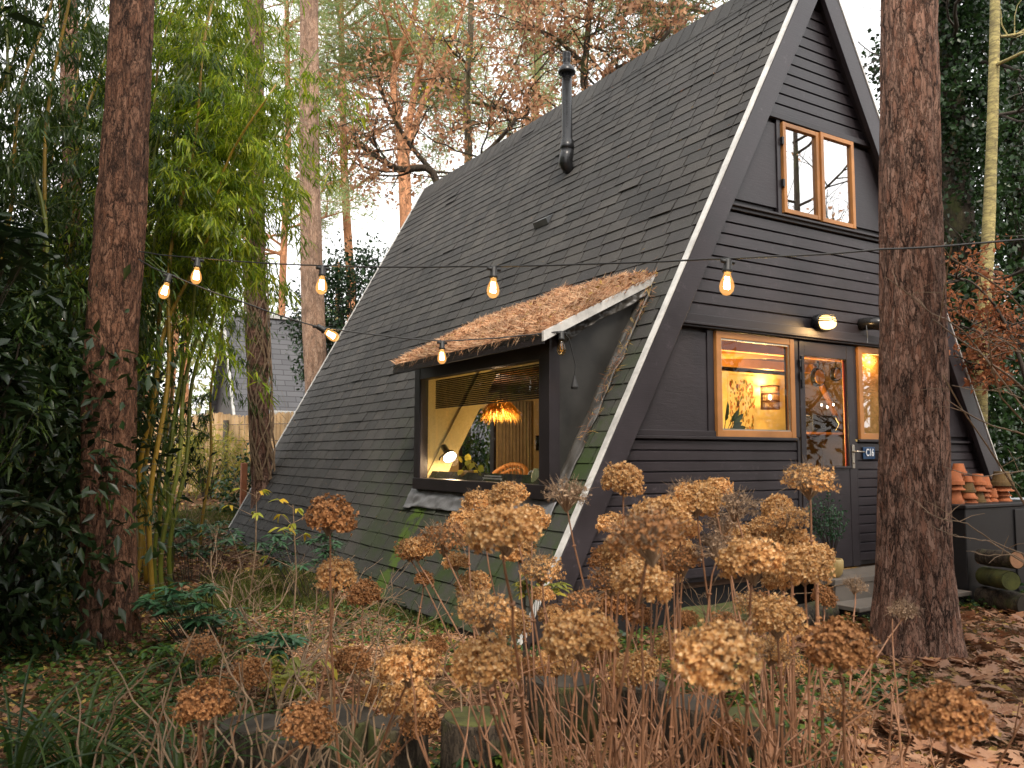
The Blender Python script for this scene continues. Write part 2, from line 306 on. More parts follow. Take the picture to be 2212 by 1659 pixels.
# ------------------------------------------------------------------ mesh builder and scene helpers
class MB:
    def __init__(s): s.v = []; s.f = []; s.bv = []; s.bf = []; s.bn = 0
    def add(s, vs, fs):
        k = len(s.v); s.v.extend([tuple(p) for p in vs]); s.f.extend([tuple(i + k for i in f) for f in fs]); return s
    def bulk(s, V, Fa):
        s.bv.append(np.asarray(V, float)); s.bf.append(np.asarray(Fa, int) + s.bn); s.bn += len(V)
    def box(s, c, size, rz=0, M4=None):
        x, y, z = [q / 2 for q in size]
        vs = [Vector((i, j, k)) for i in (-x, x) for j in (-y, y) for k in (-z, z)]
        if rz: vs = [Matrix.Rotation(rz, 3, 'Z') @ p for p in vs]
        if M4: vs = [M4 @ p for p in vs]
        vs = [p + Vector(c) for p in vs]
        return s.add(vs, [(0, 1, 3, 2), (4, 6, 7, 5), (0, 4, 5, 1), (2, 3, 7, 6), (0, 2, 6, 4), (1, 5, 7, 3)])
    def bb(s, x0, x1, y0, y1, z0, z1):
        return s.box(((x0 + x1) / 2, (y0 + y1) / 2, (z0 + z1) / 2), (x1 - x0, y1 - y0, z1 - z0))
    def prism(s, poly, d):
        k = len(poly); d = Vector(d); a = [Vector(p) for p in poly]
        return s.add(a + [p + d for p in a], [tuple(range(k))[::-1], tuple(range(k, 2 * k))] + [(i, (i + 1) % k, k + (i + 1) % k, k + i) for i in range(k)])
    def tube(s, pts, rad, seg=8, cap=True):
        pts = [Vector(p) for p in pts]; k = len(pts)
        if isinstance(rad, (int, float)): rad = [rad] * k
        vs = []; ref = None
        for i, p in enumerate(pts):
            t = (pts[min(i + 1, k - 1)] - pts[max(i - 1, 0)])
            t = t.normalized() if t.length > 1e-9 else Vector((0, 0, 1))
            if ref is None:
                ref = Vector((1, 0, 0)) if abs(t.x) < .8 else Vector((0, 1, 0))
            u = (ref - t * ref.dot(t)); u = u.normalized() if u.length > 1e-6 else t.orthogonal().normalized()
            ref = u; vv = t.cross(u)
            for j in range(seg):
                a = 2 * math.pi * j / seg; vs.append(p + (u * math.cos(a) + vv * math.sin(a)) * rad[i])
        fs = [(i * seg + j, i * seg + (j + 1) % seg, (i + 1) * seg + (j + 1) % seg, (i + 1) * seg + j) for i in range(k - 1) for j in range(seg)]
        if cap: fs += [tuple(range(seg))[::-1], tuple(range((k - 1) * seg, k * seg))]
        return s.add(vs, fs)
    def lathe(s, prof, c=(0, 0, 0), seg=20, M4=None):
        vs = []
        for r, z in prof:
            for j in range(seg):
                a = 2 * math.pi * j / seg; p = Vector((r * math.cos(a), r * math.sin(a), z))
                if M4: p = M4 @ p
                vs.append(p + Vector(c))
        k = len(prof)
        fs = [(i * seg + j, i * seg + (j + 1) % seg, (i + 1) * seg + (j + 1) % seg, (i + 1) * seg + j) for i in range(k - 1) for j in range(seg)]
        fs += [tuple(range(seg))[::-1], tuple(range((k - 1) * seg, k * seg))]
        return s.add(vs, fs)
    def leaves(s, P, D, Nn, L, W, fold=.25, droop=0.0, six=False):
        """P base points, D direction, Nn approximate face normal, lengths and widths"""
        P = np.asarray(P, float); k = len(P)
        if k == 0: return
        D = D / np.maximum(1e-9, np.linalg.norm(D, axis=1, keepdims=True))
        Sd = np.cross(D, Nn); ln = np.linalg.norm(Sd, axis=1, keepdims=True); Sd = np.where(ln > 1e-6, Sd / np.maximum(ln, 1e-9), np.array([1., 0, 0]))
        Nm = np.cross(Sd, D); L = np.broadcast_to(L, (k,))[:, None]; W = np.broadcast_to(W, (k,))[:, None]
        tip = P + D * L - Nm * L * droop; mid = P + D * L * .42 - Nm * L * droop * .2
        if six:
            m2 = P + D * L * .72 - Nm * L * droop * .55; m1 = P + D * L * .28
            V = np.stack([P, m1 + Sd * W * .5 + Nm * W * fold, m1, m1 - Sd * W * .5 + Nm * W * fold,
                          m2 + Sd * W * .36 + Nm * W * fold, m2, m2 - Sd * W * .36 + Nm * W * fold, tip], 1).reshape(-1, 3)
            b = np.arange(k)[:, None] * 8
            Fq = np.concatenate([b + np.array([0, 1, 2, 2]), ], 1)
            q = np.concatenate([b + np.array([1, 4, 5, 2]), b + np.array([2, 5, 6, 3])])
            t = np.concatenate([b + np.array([0, 1, 2]), b + np.array([0, 2, 3]), b + np.array([4, 7, 5]), b + np.array([5, 7, 6])])
            s.bulk(V, np.concatenate([q, np.concatenate([t, -np.ones((len(t), 1), int) * 10 ** 9], 1)]))
        else:
            V = np.stack([P, mid + Sd * W * .5 + Nm * W * fold, tip, mid - Sd * W * .5 + Nm * W * fold], 1).reshape(-1, 3)
            b = np.arange(k)[:, None] * 4
            t = np.concatenate([b + np.array([0, 1, 2]), b + np.array([0, 2, 3])])
            s.bulk(V, np.concatenate([t, -np.ones((len(t), 1), int) * 10 ** 9], 1))
    def mesh(s, name, mat, smooth=False):
        me = bpy.data.meshes.new(name)
        V = list(s.v); Fl = list(s.f); off = len(V)
        if s.bv:
            BV = np.concatenate(s.bv); BF = np.concatenate(s.bf)
            allv = np.concatenate([np.array(V, float).reshape(-1, 3), BV]) if V else BV
            quad = BF[:, 3] >= 0
            nl = sum(len(f) for f in Fl)
            loops = np.concatenate([np.fromiter((i for f in Fl for i in f), int, nl), (BF[quad] + off).ravel(), (BF[~quad][:, :3] + off).ravel()])
            lens = np.concatenate([np.fromiter((len(f) for f in Fl), int, len(Fl)), np.full(quad.sum(), 4), np.full((~quad).sum(), 3)])
            me.vertices.add(len(allv)); me.vertices.foreach_set('co', allv.astype(np.float32).ravel())
            me.loops.add(len(loops)); me.loops.foreach_set('vertex_index', loops.astype(np.int32))
            me.polygons.add(len(lens)); st = np.concatenate([[0], np.cumsum(lens)[:-1]])
            me.polygons.foreach_set('loop_start', st.astype(np.int32)); me.polygons.foreach_set('loop_total', lens.astype(np.int32))
            me.update(calc_edges=True)
        else:
            me.from_pydata(V, [], Fl)
        me.materials.append(M[mat] if isinstance(mat, str) else mat)
        if smooth: me.polygons.foreach_set('use_smooth', [True] * len(me.polygons))
        me.update(); return me
    def build(s, name, mat, parent=None, smooth=False, bevel=0):
        return obj(name, s.mesh(name, mat, smooth), parent, bevel)
LOC = {}
def obj(name, me, parent=None, bevel=0):
    o = bpy.data.objects.new(name, me); S.collection.objects.link(o)
    if parent:
        o.parent = parent
        r = parent
        if r in LOC: o.matrix_parent_inverse = LOC[r].inverted()
        LOC[o] = Matrix.Identity(4)
    if bevel:
        b = o.modifiers.new('bevel', 'BEVEL'); b.width = bevel; b.segments = 2; b.limit_method = 'ANGLE'
    return o
def thing(name, label, cat, loc=(0, 0, 0), group=None):
    o = bpy.data.objects.new(name, None); S.collection.objects.link(o); o.location = loc; o.empty_display_size = .1
    LOC[o] = Matrix.Translation(Vector(loc)); return tag(o, label, cat, group)
def tag(o, label=None, cat=None, group=None, kind=None):
    if label: o['label'] = label
    if cat: o['category'] = cat
    if group: o['group'] = group
    if kind: o['kind'] = kind
    return o
def copy_tree(o, parent=None):
    c = o.copy(); S.collection.objects.link(c); c.parent = parent
    for ch in list(o.children): copy_tree(ch, c)
    return c
def place(o, loc, rz=0, sc=1.0, tilt=None):
    o.location = loc; o.rotation_euler = (tilt[0] if tilt else 0, tilt[1] if tilt else 0, rz); o.scale = (sc, sc, sc) if isinstance(sc, (int, float)) else sc
    return o
def rdir(k, rg=NR):
    v = rg.normal(size=(k, 3)); return v / np.linalg.norm(v, axis=1, keepdims=True)
# ------------------------------------------------------------------ ground
def ground():
    xs = np.concatenate([np.linspace(-90, -8, 22), np.linspace(-7.4, 16, 60), np.linspace(17.5, 110, 24)])
    ys = np.concatenate([np.linspace(-60, -5, 14), np.linspace(-4.6, 26, 78), np.linspace(28, 130, 24)])
    b = MB(); W_ = len(ys)
    b.v = [(x, y, gh(x, y)) for x in xs for y in ys]
    b.f = [(i * W_ + j, (i + 1) * W_ + j, (i + 1) * W_ + j + 1, i * W_ + j + 1) for i in range(len(xs) - 1) for j in range(W_ - 1)]
    tag(b.build('ground', 'forest_floor', smooth=True), kind='structure')
ground()

# ------------------------------------------------------------------ the A-frame cabin
AM, ZT, K = 6.568, 6.312, 1.8173          # ridge x, ridge height, slope
B0, BF, BB = 5.02, 4.98, 13.68            # window plane, roof front edge, roof back edge
TH = math.atan(K); CS, SN = math.cos(TH), math.sin(TH)
def zr(a, off=0.0): return ZT - K * abs(AM - a) - off / CS      # roof surface height at a, minus a thickness
def aL(z, off=0.0): return AM - (ZT - off / CS - z) / K         # left slope x at height z
def aR(z, off=0.0): return AM + (ZT - off / CS - z) / K
cab = thing('a_frame_cabin', 'black timber A-frame cabin with steep shingled roof, honey window frames and glazed door', 'cabin', (AM, B0, 0))
# roof: left slab in strips around the dormer opening
def slab(b, a0, a1, y0, y1, off0, off1, side=-1):
    # a in terms of distance from the ridge line on one side
    def P(a, y, off): return (a, y, zr(a, off))
    pts = [(a0, off0), (a1, off0), (a1, off1), (a0, off1)]
    poly = [Vector((a, y0, zr(a, o_))) for a, o_ in pts]
    b.prism(poly, (0, y1 - y0, 0))
b = MB(); a_foot = aL(.06)
DA0, DA1, DB0, DB1 = 3.72, 4.52, 5.318, 7.612
slab(b, a_foot, DA0, BF + .02, BB - .01, .003, .13); slab(b, DA1, AM, BF + .02, BB - .01, .003, .13)
slab(b, DA0, DA1, BF + .02, DB0, .003, .13); slab(b, DA0, DA1, DB1, BB - .01, .003, .13)
b.build('roof_deck', 'dark_void', cab)
b = MB(); sl_len = (AM - a_foot) / CS; nrow = int(sl_len / .143)
eS = Vector((CS, 0, SN)); eN = Vector((-SN, 0, CS))      # up-slope, outward normal of the left slope
base0 = Vector((a_foot, 0, zr(a_foot)))
row_h = 0.0; i = 0
while row_h < sl_len - .02:
    ex = .143 + rnd.uniform(-.004, .004)
    if row_h < .5: ex = .15
    y = BF + .005 - rnd.uniform(0, .3); off = (i % 2) * .165 + rnd.uniform(-.03, .03); y -= off
    rl = rnd.uniform(-.002, .002)
    while y < BB:
        wt = .315 + rnd.uniform(-.012, .012)
        y0, y1 = max(y + .008, BF + .004), min(y + wt - .008, BB - .002)
        a_m = a_foot + (row_h + ex / 2) * CS
        if DA0 + .02 < a_m < DA1 + .1:
            if y0 < DB1 < y1: y0 = DB1 + .004
            if y0 < DB0 < y1: y1 = DB0 - .004
        if y1 - y0 > .02:
            s0, s1 = row_h, min(row_h + ex + .03, sl_len)
            am_ = a_foot + (s0 + s1) / 2 * CS
            if not (DA0 + .02 < am_ < DA1 + .1 and y0 > DB0 - .05 and y1 < DB1 + .05):
                lf = .012 + rnd.uniform(-.003, .003) + (rnd.random() < .02) * rnd.uniform(.006, .016)
                lf2 = lf + rnd.uniform(-.002, .002); j0, j1 = rnd.uniform(-.004, .004) + rl, rnd.uniform(-.004, .004) + rl
                q = []
                for yy, jj, l_ in ((y0, j0, lf), (y1, j1, lf2)):
                    q.append((yy, s0 + jj, l_)); 
                def PT(yy, ss, nn): return base0 + eS * ss + eN * nn + Vector((0, yy, 0))
                A_, B_ = PT(y0, s0 + j0, lf), PT(y1, s0 + j1, lf2); C_, D_ = PT(y1, s1, .001), PT(y0, s1, .001)
                A2, B2 = PT(y0, s0 + j0, lf - .008), PT(y1, s0 + j1, lf2 - .008); C2, D2 = PT(y1, s1, -.012), PT(y0, s1, -.012)
                b.add([A_, B_, C_, D_, A2, B2, C2, D2], [(0, 1, 2, 3), (4, 7, 6, 5), (0, 4, 5, 1), (1, 5, 6, 2), (3, 2, 6, 7), (0, 3, 7, 4)])
        y += wt
    row_h += ex; i += 1
b.build('roof_shingles', 'shingle', cab)
b = MB(); a_fr = aR(-.02)
slab(b, AM, a_fr, BF + .02, BB - .01, 0, .13); b.build('roof_slope', 'shingle', cab)
b = MB(); y = BF + .006
while y < BB - .05:                                  # ridge caps
    y1 = min(y + .2, BB); r_ = .008
    for sg in (-1, 1):
        p = [Vector((AM, y, ZT + .035)), Vector((AM + sg * .16, y, ZT + .03 - .16 * K)), Vector((AM + sg * .16, y1 + .03, ZT + .018 - .16 * K)), Vector((AM, y1 + .03, ZT + .022))]
        b.add(p + [q - Vector((0, 0, .012)) for q in p], [(0, 1, 2, 3) if sg < 0 else (3, 2, 1, 0), (4, 7, 6, 5), (0, 4, 5, 1), (2, 6, 7, 3)])
    y += .2
b.build('ridge_cap', 'shingle', cab)
# barge boards and the pale edge trim, each side
for sg in (-1, 1):
    def E(off, z, y): return Vector((AM + sg * (ZT - off / CS - z) / K, y, z))
    foot = .085 if sg < 0 else -.02
    b = MB()
    def rake(b, o0, o1, y0, y1):
        t0, t1 = ZT - o0 / CS, ZT - o1 / CS
        poly = [Vector((AM, y0, t0)), E(o0, foot, y0), E(o1, foot + .04, y0), Vector((AM, y0, t1))]
        b.prism(poly, (0, y1 - y0, 0))
    rake(b, .016, .215, 4.925, 4.975); b.build('barge_board', 'black_wood', cab, bevel=.004)
    b = MB(); rake(b, -.012, .006, 4.918, 4.978); b.build('edge_trim', 'white_trim', cab, bevel=.003)
    b = MB(); rake(b, .135, .165, 4.98, 5.14); b.build('soffit', 'black_trim', cab)
b = MB()
t0 = ZT + .018 / CS
b.prism([Vector((AM, BB, t0)), Vector((aL(.2, -.018), BB, .2)), Vector((aL(.2, .16), BB, .2)), Vector((AM, BB, ZT - .16 / CS))], (0, .03, 0))
b.build('edge_trim', 'white_trim', cab)

# gable wall pieces; the wall face is at y = B0 + .03
def wallpoly(b, z0, z1, x0, x1, y0, y1):
    """a board between z0 and z1 clipped to the roof slopes"""
    def L(z): return max(x0, aL(z, .13)) if x0 is not None else aL(z, .13)
    def Rr(z): return min(x1, aR(z, .13)) if x1 is not None else aR(z, .13)
    l0, l1, r0, r1 = L(z0), L(z1), Rr(z0), Rr(z1)
    if r0 - l0 < .01: return
    b.prism([Vector((l0, y0, z0)), Vector((r0, y0, z0)), Vector((max(r1, l1), y0, z1)), Vector((l1, y0, z1))], (0, y1 - y0, 0))
def siding(b, z0, z1, pitch, x0, x1):
    z = z0
    while z < z1 - .02:
        zt_ = min(z + pitch, z1)
        def L(q): return max(x0, aL(q, .13)) if x0 is not None else aL(q, .13)
        def Rr(q): return min(x1, aR(q, .13)) if x1 is not None else aR(q, .13)
        prof = [(0, z + .003), (-.024, z + .003), (-.024, zt_ - .016), (-.008, zt_ - .004), (0, zt_ - .004)]
        vl = [Vector((L(zz), B0 + .045 + yy, zz)) for yy, zz in prof]; vr = [Vector((max(Rr(zz), L(zz)), B0 + .045 + yy, zz)) for yy, zz in prof]
        k = len(prof)
        b.add(vl + vr, [tuple(range(k)), tuple(range(k, 2 * k))[::-1]] + [(i, (i + 1) % k, k + (i + 1) % k, k + i) for i in range(k)])
        z = zt_
DX0, DX1, W1A, W1B, W2A, W2B, UA, UB = 6.225, 7.005, 5.15, 6.136, 7.062, 8.05, 6.06, 7.075
b = MB(); siding(b, .40, 1.53, .0868, None, 6.175); siding(b, .40, 1.53, .0868, 7.03, None)
siding(b, 2.575, 3.545, .108, None, None); siding(b, 4.56, 6.2, .108, None, None)
b.build('wall_siding', 'black_wood', cab)
b = MB()   # backing of the wall with openings for windows and door
for z0, z1, xs in ((.36, 1.56, [(None, 6.19), (7.02, None)]), (1.56, 2.44, [(None, 5.13), (6.15, 6.2), (7.02, 7.05), (8.06, None)]), (2.44, 3.60, [(None, None)]),
                   (3.60, 4.52, [(None, 6.05), (7.085, None)]), (4.52, 6.05, [(None, None)])):
    for x0, x1 in xs: wallpoly(b, z0, z1, x0, x1, B0 + .05, B0 + .12)
b.build('gable_wall', 'black_trim', cab)
for q in ((1.60, 2.43, None, 5.06), (1.60, 2.43, 8.10, None), (3.66, 4.46, None, 5.99), (3.66, 4.46, 7.13, None)):
    b = MB(); wallpoly(b, *q, B0 + .022, B0 + .048); b.build('wall_panel', 'black_panel', cab)
b = MB()   # rails, posts, fascia
wallpoly(b, 1.53, 1.555, None, 6.17, B0 - .012, B0 + .05); wallpoly(b, 1.556, 1.60, None, 5.145, B0 + .004, B0 + .05)
wallpoly(b, 1.53, 1.555, 7.035, None, B0 - .012, B0 + .05)
for x0, x1 in ((5.065, 5.14), (6.145, 6.215), (7.012, 7.052), (8.055, 8.1)): b.bb(x0, x1, B0 + .012, B0 + .05, 1.56, 2.455)
b.bb(6.178, 6.215, B0 + .012, B0 + .05, .36, 1.53); b.bb(7.01, 7.035, B0 + .012, B0 + .05, .36, 1.53)
wallpoly(b, 2.462, 2.572, None, None, B0 - .03, B0 + .045); wallpoly(b, 2.48, 2.50, None, None, B0 - .055, B0 - .031)
wallpoly(b, 3.548, 3.61, None, None, B0 - .0, B0 + .045); wallpoly(b, 3.578, 3.598, None, None, B0 - .03, B0 - .001)
wallpoly(b, 4.502, 4.556, None, None, B0 - .012, B0 + .045)
for x0, x1 in ((5.995, 6.045), (7.09, 7.125)): b.bb(x0, x1, B0 + .008, B0 + .05, 3.612, 4.50)
b.build('trim_boards', 'black_trim', cab, bevel=.003)
b = MB(); wallpoly(b, .02, .40, None, None, B0 + .14, B0 + .2); b.build('wall_foot_gap', 'dark_void', cab)  # dark sheet, shade of the gap under the wall put into its colour

def window(a0, a1, z0, z1, fw, glass, parent, y=B0 - .012, name='window', depth=.05, mat='honey', mull=None):
    b = MB()
    b.bb(a0, a0 + fw, y, y + depth, z0, z1); b.bb(a1 - fw, a1, y, y + depth, z0, z1)
    b.bb(a0 + fw, a1 - fw, y + .002, y + depth - .002, z0, z0 + fw); b.bb(a0 + fw, a1 - fw, y + .002, y + depth - .002, z1 - fw, z1)
    o_ = b.build(name, mat, parent, bevel=.004)
    b = MB(); b.bb(a0 + fw - .004, a1 - fw + .004, y + depth * .55, y + depth * .55 + .006, z0 + fw - .004, z1 - fw + .004); b.build('pane', glass, o_)
    return o_
w1 = window(W1A, W1B, 1.553, 2.452, .058, 'glass', cab)
b = MB()
x0, x1, z0, z1 = W1A + .058, W1B - .058, 1.611, 2.394
for q in ((x0, x0 + .012, z0, z1), (x1 - .012, x1, z0, z1)): b.bb(q[0], q[1], B0 + .0, B0 + .014, q[2], q[3])
for q in ((x0 + .012, x1 - .012, z0, z0 + .012), (x0 + .012, x1 - .012, z1 - .012, z1)): b.bb(q[0], q[1], B0 + .0, B0 + .014, q[2], q[3])
b.build('putty', 'steel', w1)
window(W2A, W2B, 1.553, 2.452, .058, 'glass_w2', cab)
um = (UA + UB) / 2
window(UA, um + .004, 3.625, 4.487, .042, 'glass_up', cab); window(um + .008, UB, 3.612, 4.492, .042, 'glass_up', cab, y=B0 - .03)
b = MB()
for z in (3.9, 4.3): b.box((UA - .01, B0 - .006, z), (.022, .03, .07))
b.build('hinge', 'metal_black', cab)
# door
dr = obj('door', None, cab)
b = MB(); yd = B0 + .006
b.bb(DX0, 6.294, yd, yd + .045, .36, 2.452); b.bb(6.906, DX1, yd, yd + .045, .36, 2.452)
b.bb(6.294, 6.906, yd + .002, yd + .043, 2.315, 2.452); b.bb(6.294, 6.906, yd + .004, yd + .043, .36, 1.292)
S.collection.objects.unlink(dr); bpy.data.objects.remove(dr)
dr = b.build('door', 'black_wood', cab, bevel=.004)
b = MB(); b.bb(6.28, 6.92, yd - .012, yd + .001, 1.275, 1.297); b.build('glazing_bead', 'black_trim', dr, bevel=.003)
b = MB(); b.bb(6.29, 6.91, yd + .02, yd + .026, 1.288, 2.32); b.build('pane', 'glass_door', dr)
b = MB(); b.bb(6.889, 6.905, yd + .03, yd + .04, 1.295, 2.31); b.build('weather_strip', 'door_red', dr)
b = MB(); b.bb(6.935, 6.975, yd - .008, yd, 1.275, 1.50)
hd = b.build('handle_plate', 'cream', dr, bevel=.004); hd.data.materials[0] = M['steel']
b = MB(); b.tube([(6.952, yd - .006, 1.435), (6.952, yd - .05, 1.435), (6.965, yd - .055, 1.435), (7.05, yd - .055, 1.432)], .0085, 10)
b.lathe([(.004, 0), (.012, .001), (.012, .004), (.004, .005)], (6.955, yd - .008, 1.33), 12, Matrix.Rotation(R(90), 3, 'X')); b.build('handle_lever', 'steel', hd, True)
b = MB()
for z in (2.12, 2.24): b.box((DX0 - .004, yd - .006, z), (.02, .016, .07))
b.box((DX0 + .022, yd - .006, 2.16), (.02, .014, .30)); b.build('hinge', 'metal_black', dr, bevel=.003)

# flue pipe, roof vent
b = MB(); fl = at_b(1233, 330, 7.93); fl = Vector((5.80, 7.93, 4.88))
def roofp(a, y, off=0.0): return Vector((a, y, zr(a))) + eN * off
p0 = Vector((5.76, 7.93, zr(5.76)))
b.tube([p0 - Vector((-.05, 0, .05)), p0 + Vector((-.04, 0, .0)), p0 + Vector((-.085, 0, .06)), p0 + Vector((-.07, 0, .14)), p0 + Vector((-.06, 0, .22))], [.05, .075, .088, .085, .085], 22)
fk = b.build('flue', 'metal_black', cab, True)
ft = p0 + Vector((-.06, 0, .2)); tl = Vector((.01, -.01, 1)).normalized()
b = MB(); b.lathe([(.078, 0), (.082, .03), (.088, .035), (.088, .1), (.082, .105), (.082, .14), (.066, .15), (.063, 1.0)], ft, 26); b.build('flue_pipe', 'metal_black', fk, True)
b = MB(); b.lathe([(.063, .98), (.105, .985), (.108, 1.01), (.085, 1.06), (.062, 1.085), (.045, 1.09)], ft, 26); b.build('flue_collar', 'metal_black', fk, True)
b = MB(); b.lathe([(.045, 1.085), (.044, 1.12), (.03, 1.125), (.03, 1.23), (.045, 1.235), (.043, 1.25), (.02, 1.262)], ft, 20)
for k_ in range(12):
    a = k_ * math.pi / 6; b.box(ft + Vector((.044 * math.cos(a), .044 * math.sin(a), 1.18)), (.010, .012, .12), a)
b.lathe([(.03, 1.165), (.047, 1.167), (.047, 1.182), (.03, 1.184)], ft, 20); b.build('flue_cowl', 'metal_black', fk)
v0 = Vector((5.35, 7.9, zr(5.35)))
b = MB(); q = [roofp(5.40, 7.78, .015), roofp(5.40, 8.06, .015), roofp(5.35, 8.06, .07), roofp(5.35, 7.78, .07)]
b.add(q + [roofp(5.33, 7.78, .012), roofp(5.33, 8.06, .012)], [(0, 1, 2, 3), (3, 2, 5, 4), (0, 3, 4), (1, 5, 2)]); b.build('roof_vent', 'grey_metal', cab)

# ------------------------------------------------------------------ dormer
FA, D0, D1 = 3.60, 5.25, 7.68
dm = None
b = MB(); pw, pl = .14, .12
zb, zt_d = 1.055, 2.34
b.bb(FA, FA + .1, D0, D0 + pw, zb + .11, zt_d); b.bb(FA, FA + .1, D1 - pl, D1, zb + .11, zt_d)
b.bb(FA - .012, FA + .1, D0, D1, zb, zb + .11); b.bb(FA + .002, FA + .1, D0 + pw, D1 - pl, 2.15, zt_d)
dm = b.build('dormer', 'black_trim', cab, bevel=.004)
b = MB(); b.bb(FA + .03, FA + .036, D0 + pw - .01, D1 - pl + .01, zb + .10, 2.16); b.build('pane', 'glass_dormer', dm)
b = MB()
for y0, y1 in ((D0 + pw, D0 + pw + .018), (D1 - pl - .018, D1 - pl)): b.bb(FA + .008, FA + .028, y0, y1, zb + .11, 2.15)
b.build('window_bead', 'black_wood', dm)
def dz(a): return 2.30 + (a - 3.43) * .462
for y0, y1 in ((D0 + .012, D0 + .06), (D1 - .06, D1 - .012)):
    b = MB(); b.prism([Vector((FA + .1, y0, zr(FA + .1) - .02)), Vector((FA + .1, y0, dz(FA + .1) - .03)), Vector((4.64, y0, dz(4.64) - .03)), Vector((4.64, y0, zr(4.64) - .06))], (0, y1 - y0, 0))
    b.build('dormer_cheek', basic('cheek', (.030, .029, .027), .38, .4, 3, .15) if y0 < 6 else 'lining', dm)
def dy(a): return 5.09 + (a - 3.43) * .15
b = MB(); q = [(a_, zz) for a_, zz in ((3.43, dz(3.43) - .03), (4.70, dz(4.70) - .03), (4.66, dz(4.66) + .03), (3.43, dz(3.43) + .012))]
b.add([Vector((a_, dy(a_), zz)) for a_, zz in q] + [Vector((a_, 7.84, zz)) for a_, zz in q], [(0, 3, 2, 1), (4, 5, 6, 7), (0, 1, 5, 4), (1, 2, 6, 5), (2, 3, 7, 6), (3, 0, 4, 7)])
b.build('dormer_roof', 'rubber', dm, bevel=.004)
b = MB()
q = [(3.42, dz(3.42) - .055), (4.72, dz(4.72) - .03), (4.71, dz(4.71) + .045), (3.42, dz(3.42) + .02)]
b.add([Vector((a_, dy(a_) - .028, zz)) for a_, zz in q] + [Vector((a_, dy(a_) - .002, zz)) for a_, zz in q], [(0, 1, 2, 3), (4, 7, 6, 5), (0, 4, 5, 1), (1, 5, 6, 2), (2, 6, 7, 3), (3, 7, 4, 0)]); b.build('dormer_trim', 'white_trim', dm)
b = MB()
b.prism([Vector((3.428, 5.09, dz(3.43) - .075)), Vector((3.45, 5.09, dz(3.43) - .075)), Vector((3.45, 5.09, dz(3.45) - .031)), Vector((3.428, 5.09, dz(3.43) - .031))], (0, 2.75, 0)); b.build('dormer_fascia', 'black_trim', dm)
def sheet(fn, nu, nv, name, mat, parent):
    b = MB(); b.v = [tuple(fn(i / nu, j / nv)) for i in range(nu + 1) for j in range(nv + 1)]
    W_ = nv + 1; b.f = [(i * W_ + j, (i + 1) * W_ + j, (i + 1) * W_ + j + 1, i * W_ + j + 1) for i in range(nu) for j in range(nv)]
    o_ = b.build(name, mat, parent, True); md = o_.modifiers.new('solid', 'SOLIDIFY'); md.thickness = .003; return o_
def ap(u, v):
    y = D0 - .05 + u * (D1 - D0 + .16); a = 3.655 - v * .082 - (.012 if u > .93 else 0) * v
    nz = noise.noise(Vector((y * 5, v * 2, 0))) * .013 + noise.noise(Vector((y * 14, v * 4, 7))) * .006
    p = roofp(a, y, .026 + nz * (1 + v) * .9 + .01 * v); p.z += .022 * (1 - v); return p
sheet(ap, 90, 10, 'lead_apron', 'lead', dm)
def mem(u, v):   # crumpled membrane hanging under the right edge of the dormer roof
    a = 3.66 + u * .98; z = dz(a) - .045 - v * (.10 + .02 * math.sin(a * 9)) * (1.15 - u * .8)
    yy = 5.215 + .035 * noise.noise(Vector((a * 11, z * 13, 0))) * (v + .3) + .02 * noise.noise(Vector((a * 26, z * 20, 2)))
    return Vector((a, yy - .015 * v, z))
sheet(mem, 70, 10, 'roof_membrane', 'tarp', dm)
def flash(u, v):  # strip where the cheek meets the shingles
    a = 3.66 + u * .95; y = 5.262 - v * .075; wv = noise.noise(Vector((a * 12, v * 3, 1))) * .018
    return roofp(a, y + wv * .5, .02 + .05 * (1 - v) + wv)
sheet(flash, 70, 6, 'roof_flashing', 'tarp', dm)

# interior shell
b = MB(); b.bb(aL(.36, .2), aR(.36, .2), B0 + .13, 13.3, .30, .36); b.build('interior_floor', 'floorb', cab)
b = MB()
def ceilpoly(b, a0, a1, y0, y1):
    b.prism([Vector((a0, y0, zr(a0, .135))), Vector((a1, y0, zr(a1, .135))), Vector((a1, y0, zr(a1, .155))), Vector((a0, y0, zr(a0, .155)))], (0, y1 - y0, 0))
ceilpoly(b, AM, aR(.36, .16), B0 + .13, 13.3); b.build('interior_cladding', 'wood_lining', cab); b = MB()
ceilpoly(b, aL(.36, .16), DA0, B0 + .13, 13.3); ceilpoly(b, DA1, AM, B0 + .13, 13.3); ceilpoly(b, DA0, DA1, B0 + .13, DB0); ceilpoly(b, DA0, DA1, DB1, 13.3)
b.build('interior_lining', 'lining', cab)
b = MB(); b.bb(aL(2.52, .16), aR(2.52, .16), B0 + .13, 13.3, 2.50, 2.56); b.build('loft_floor', 'floorb', cab)
b = MB()
for y in (5.6, 6.6, 7.6, 8.8): b.bb(aL(2.4, .17), aR(2.4, .17), y, y + .08, 2.40, 2.497)
b.build('ceiling_beam', 'honey', cab)
b = MB(); b.bb(6.20, 8.76, 7.0, 7.06, .361, 2.397); b.build('partition_wall', 'lining', cab); b = MB(); b.prism([Vector((8.762, 7.0, .361)), Vector((aR(.361, .17), 7.0, .361)), Vector((aR(2.397, .17), 7.0, 2.397)), Vector((8.762, 7.0, 2.397))], (0, .06, 0))
b.build('partition_wall', 'wood_lining', cab)
b = MB()
FWY = 12.5
wallpoly(b, .361, 2.49, None, 6.72, FWY, FWY + .08); wallpoly(b, .361, 2.49, 7.40, None, FWY, FWY + .08); b.bb(6.72, 7.40, FWY, FWY + .08, 2.2, 2.49); b.bb(6.72, 7.40, FWY, FWY + .08, .361, .6)
b.build('back_wall', 'lining', cab)
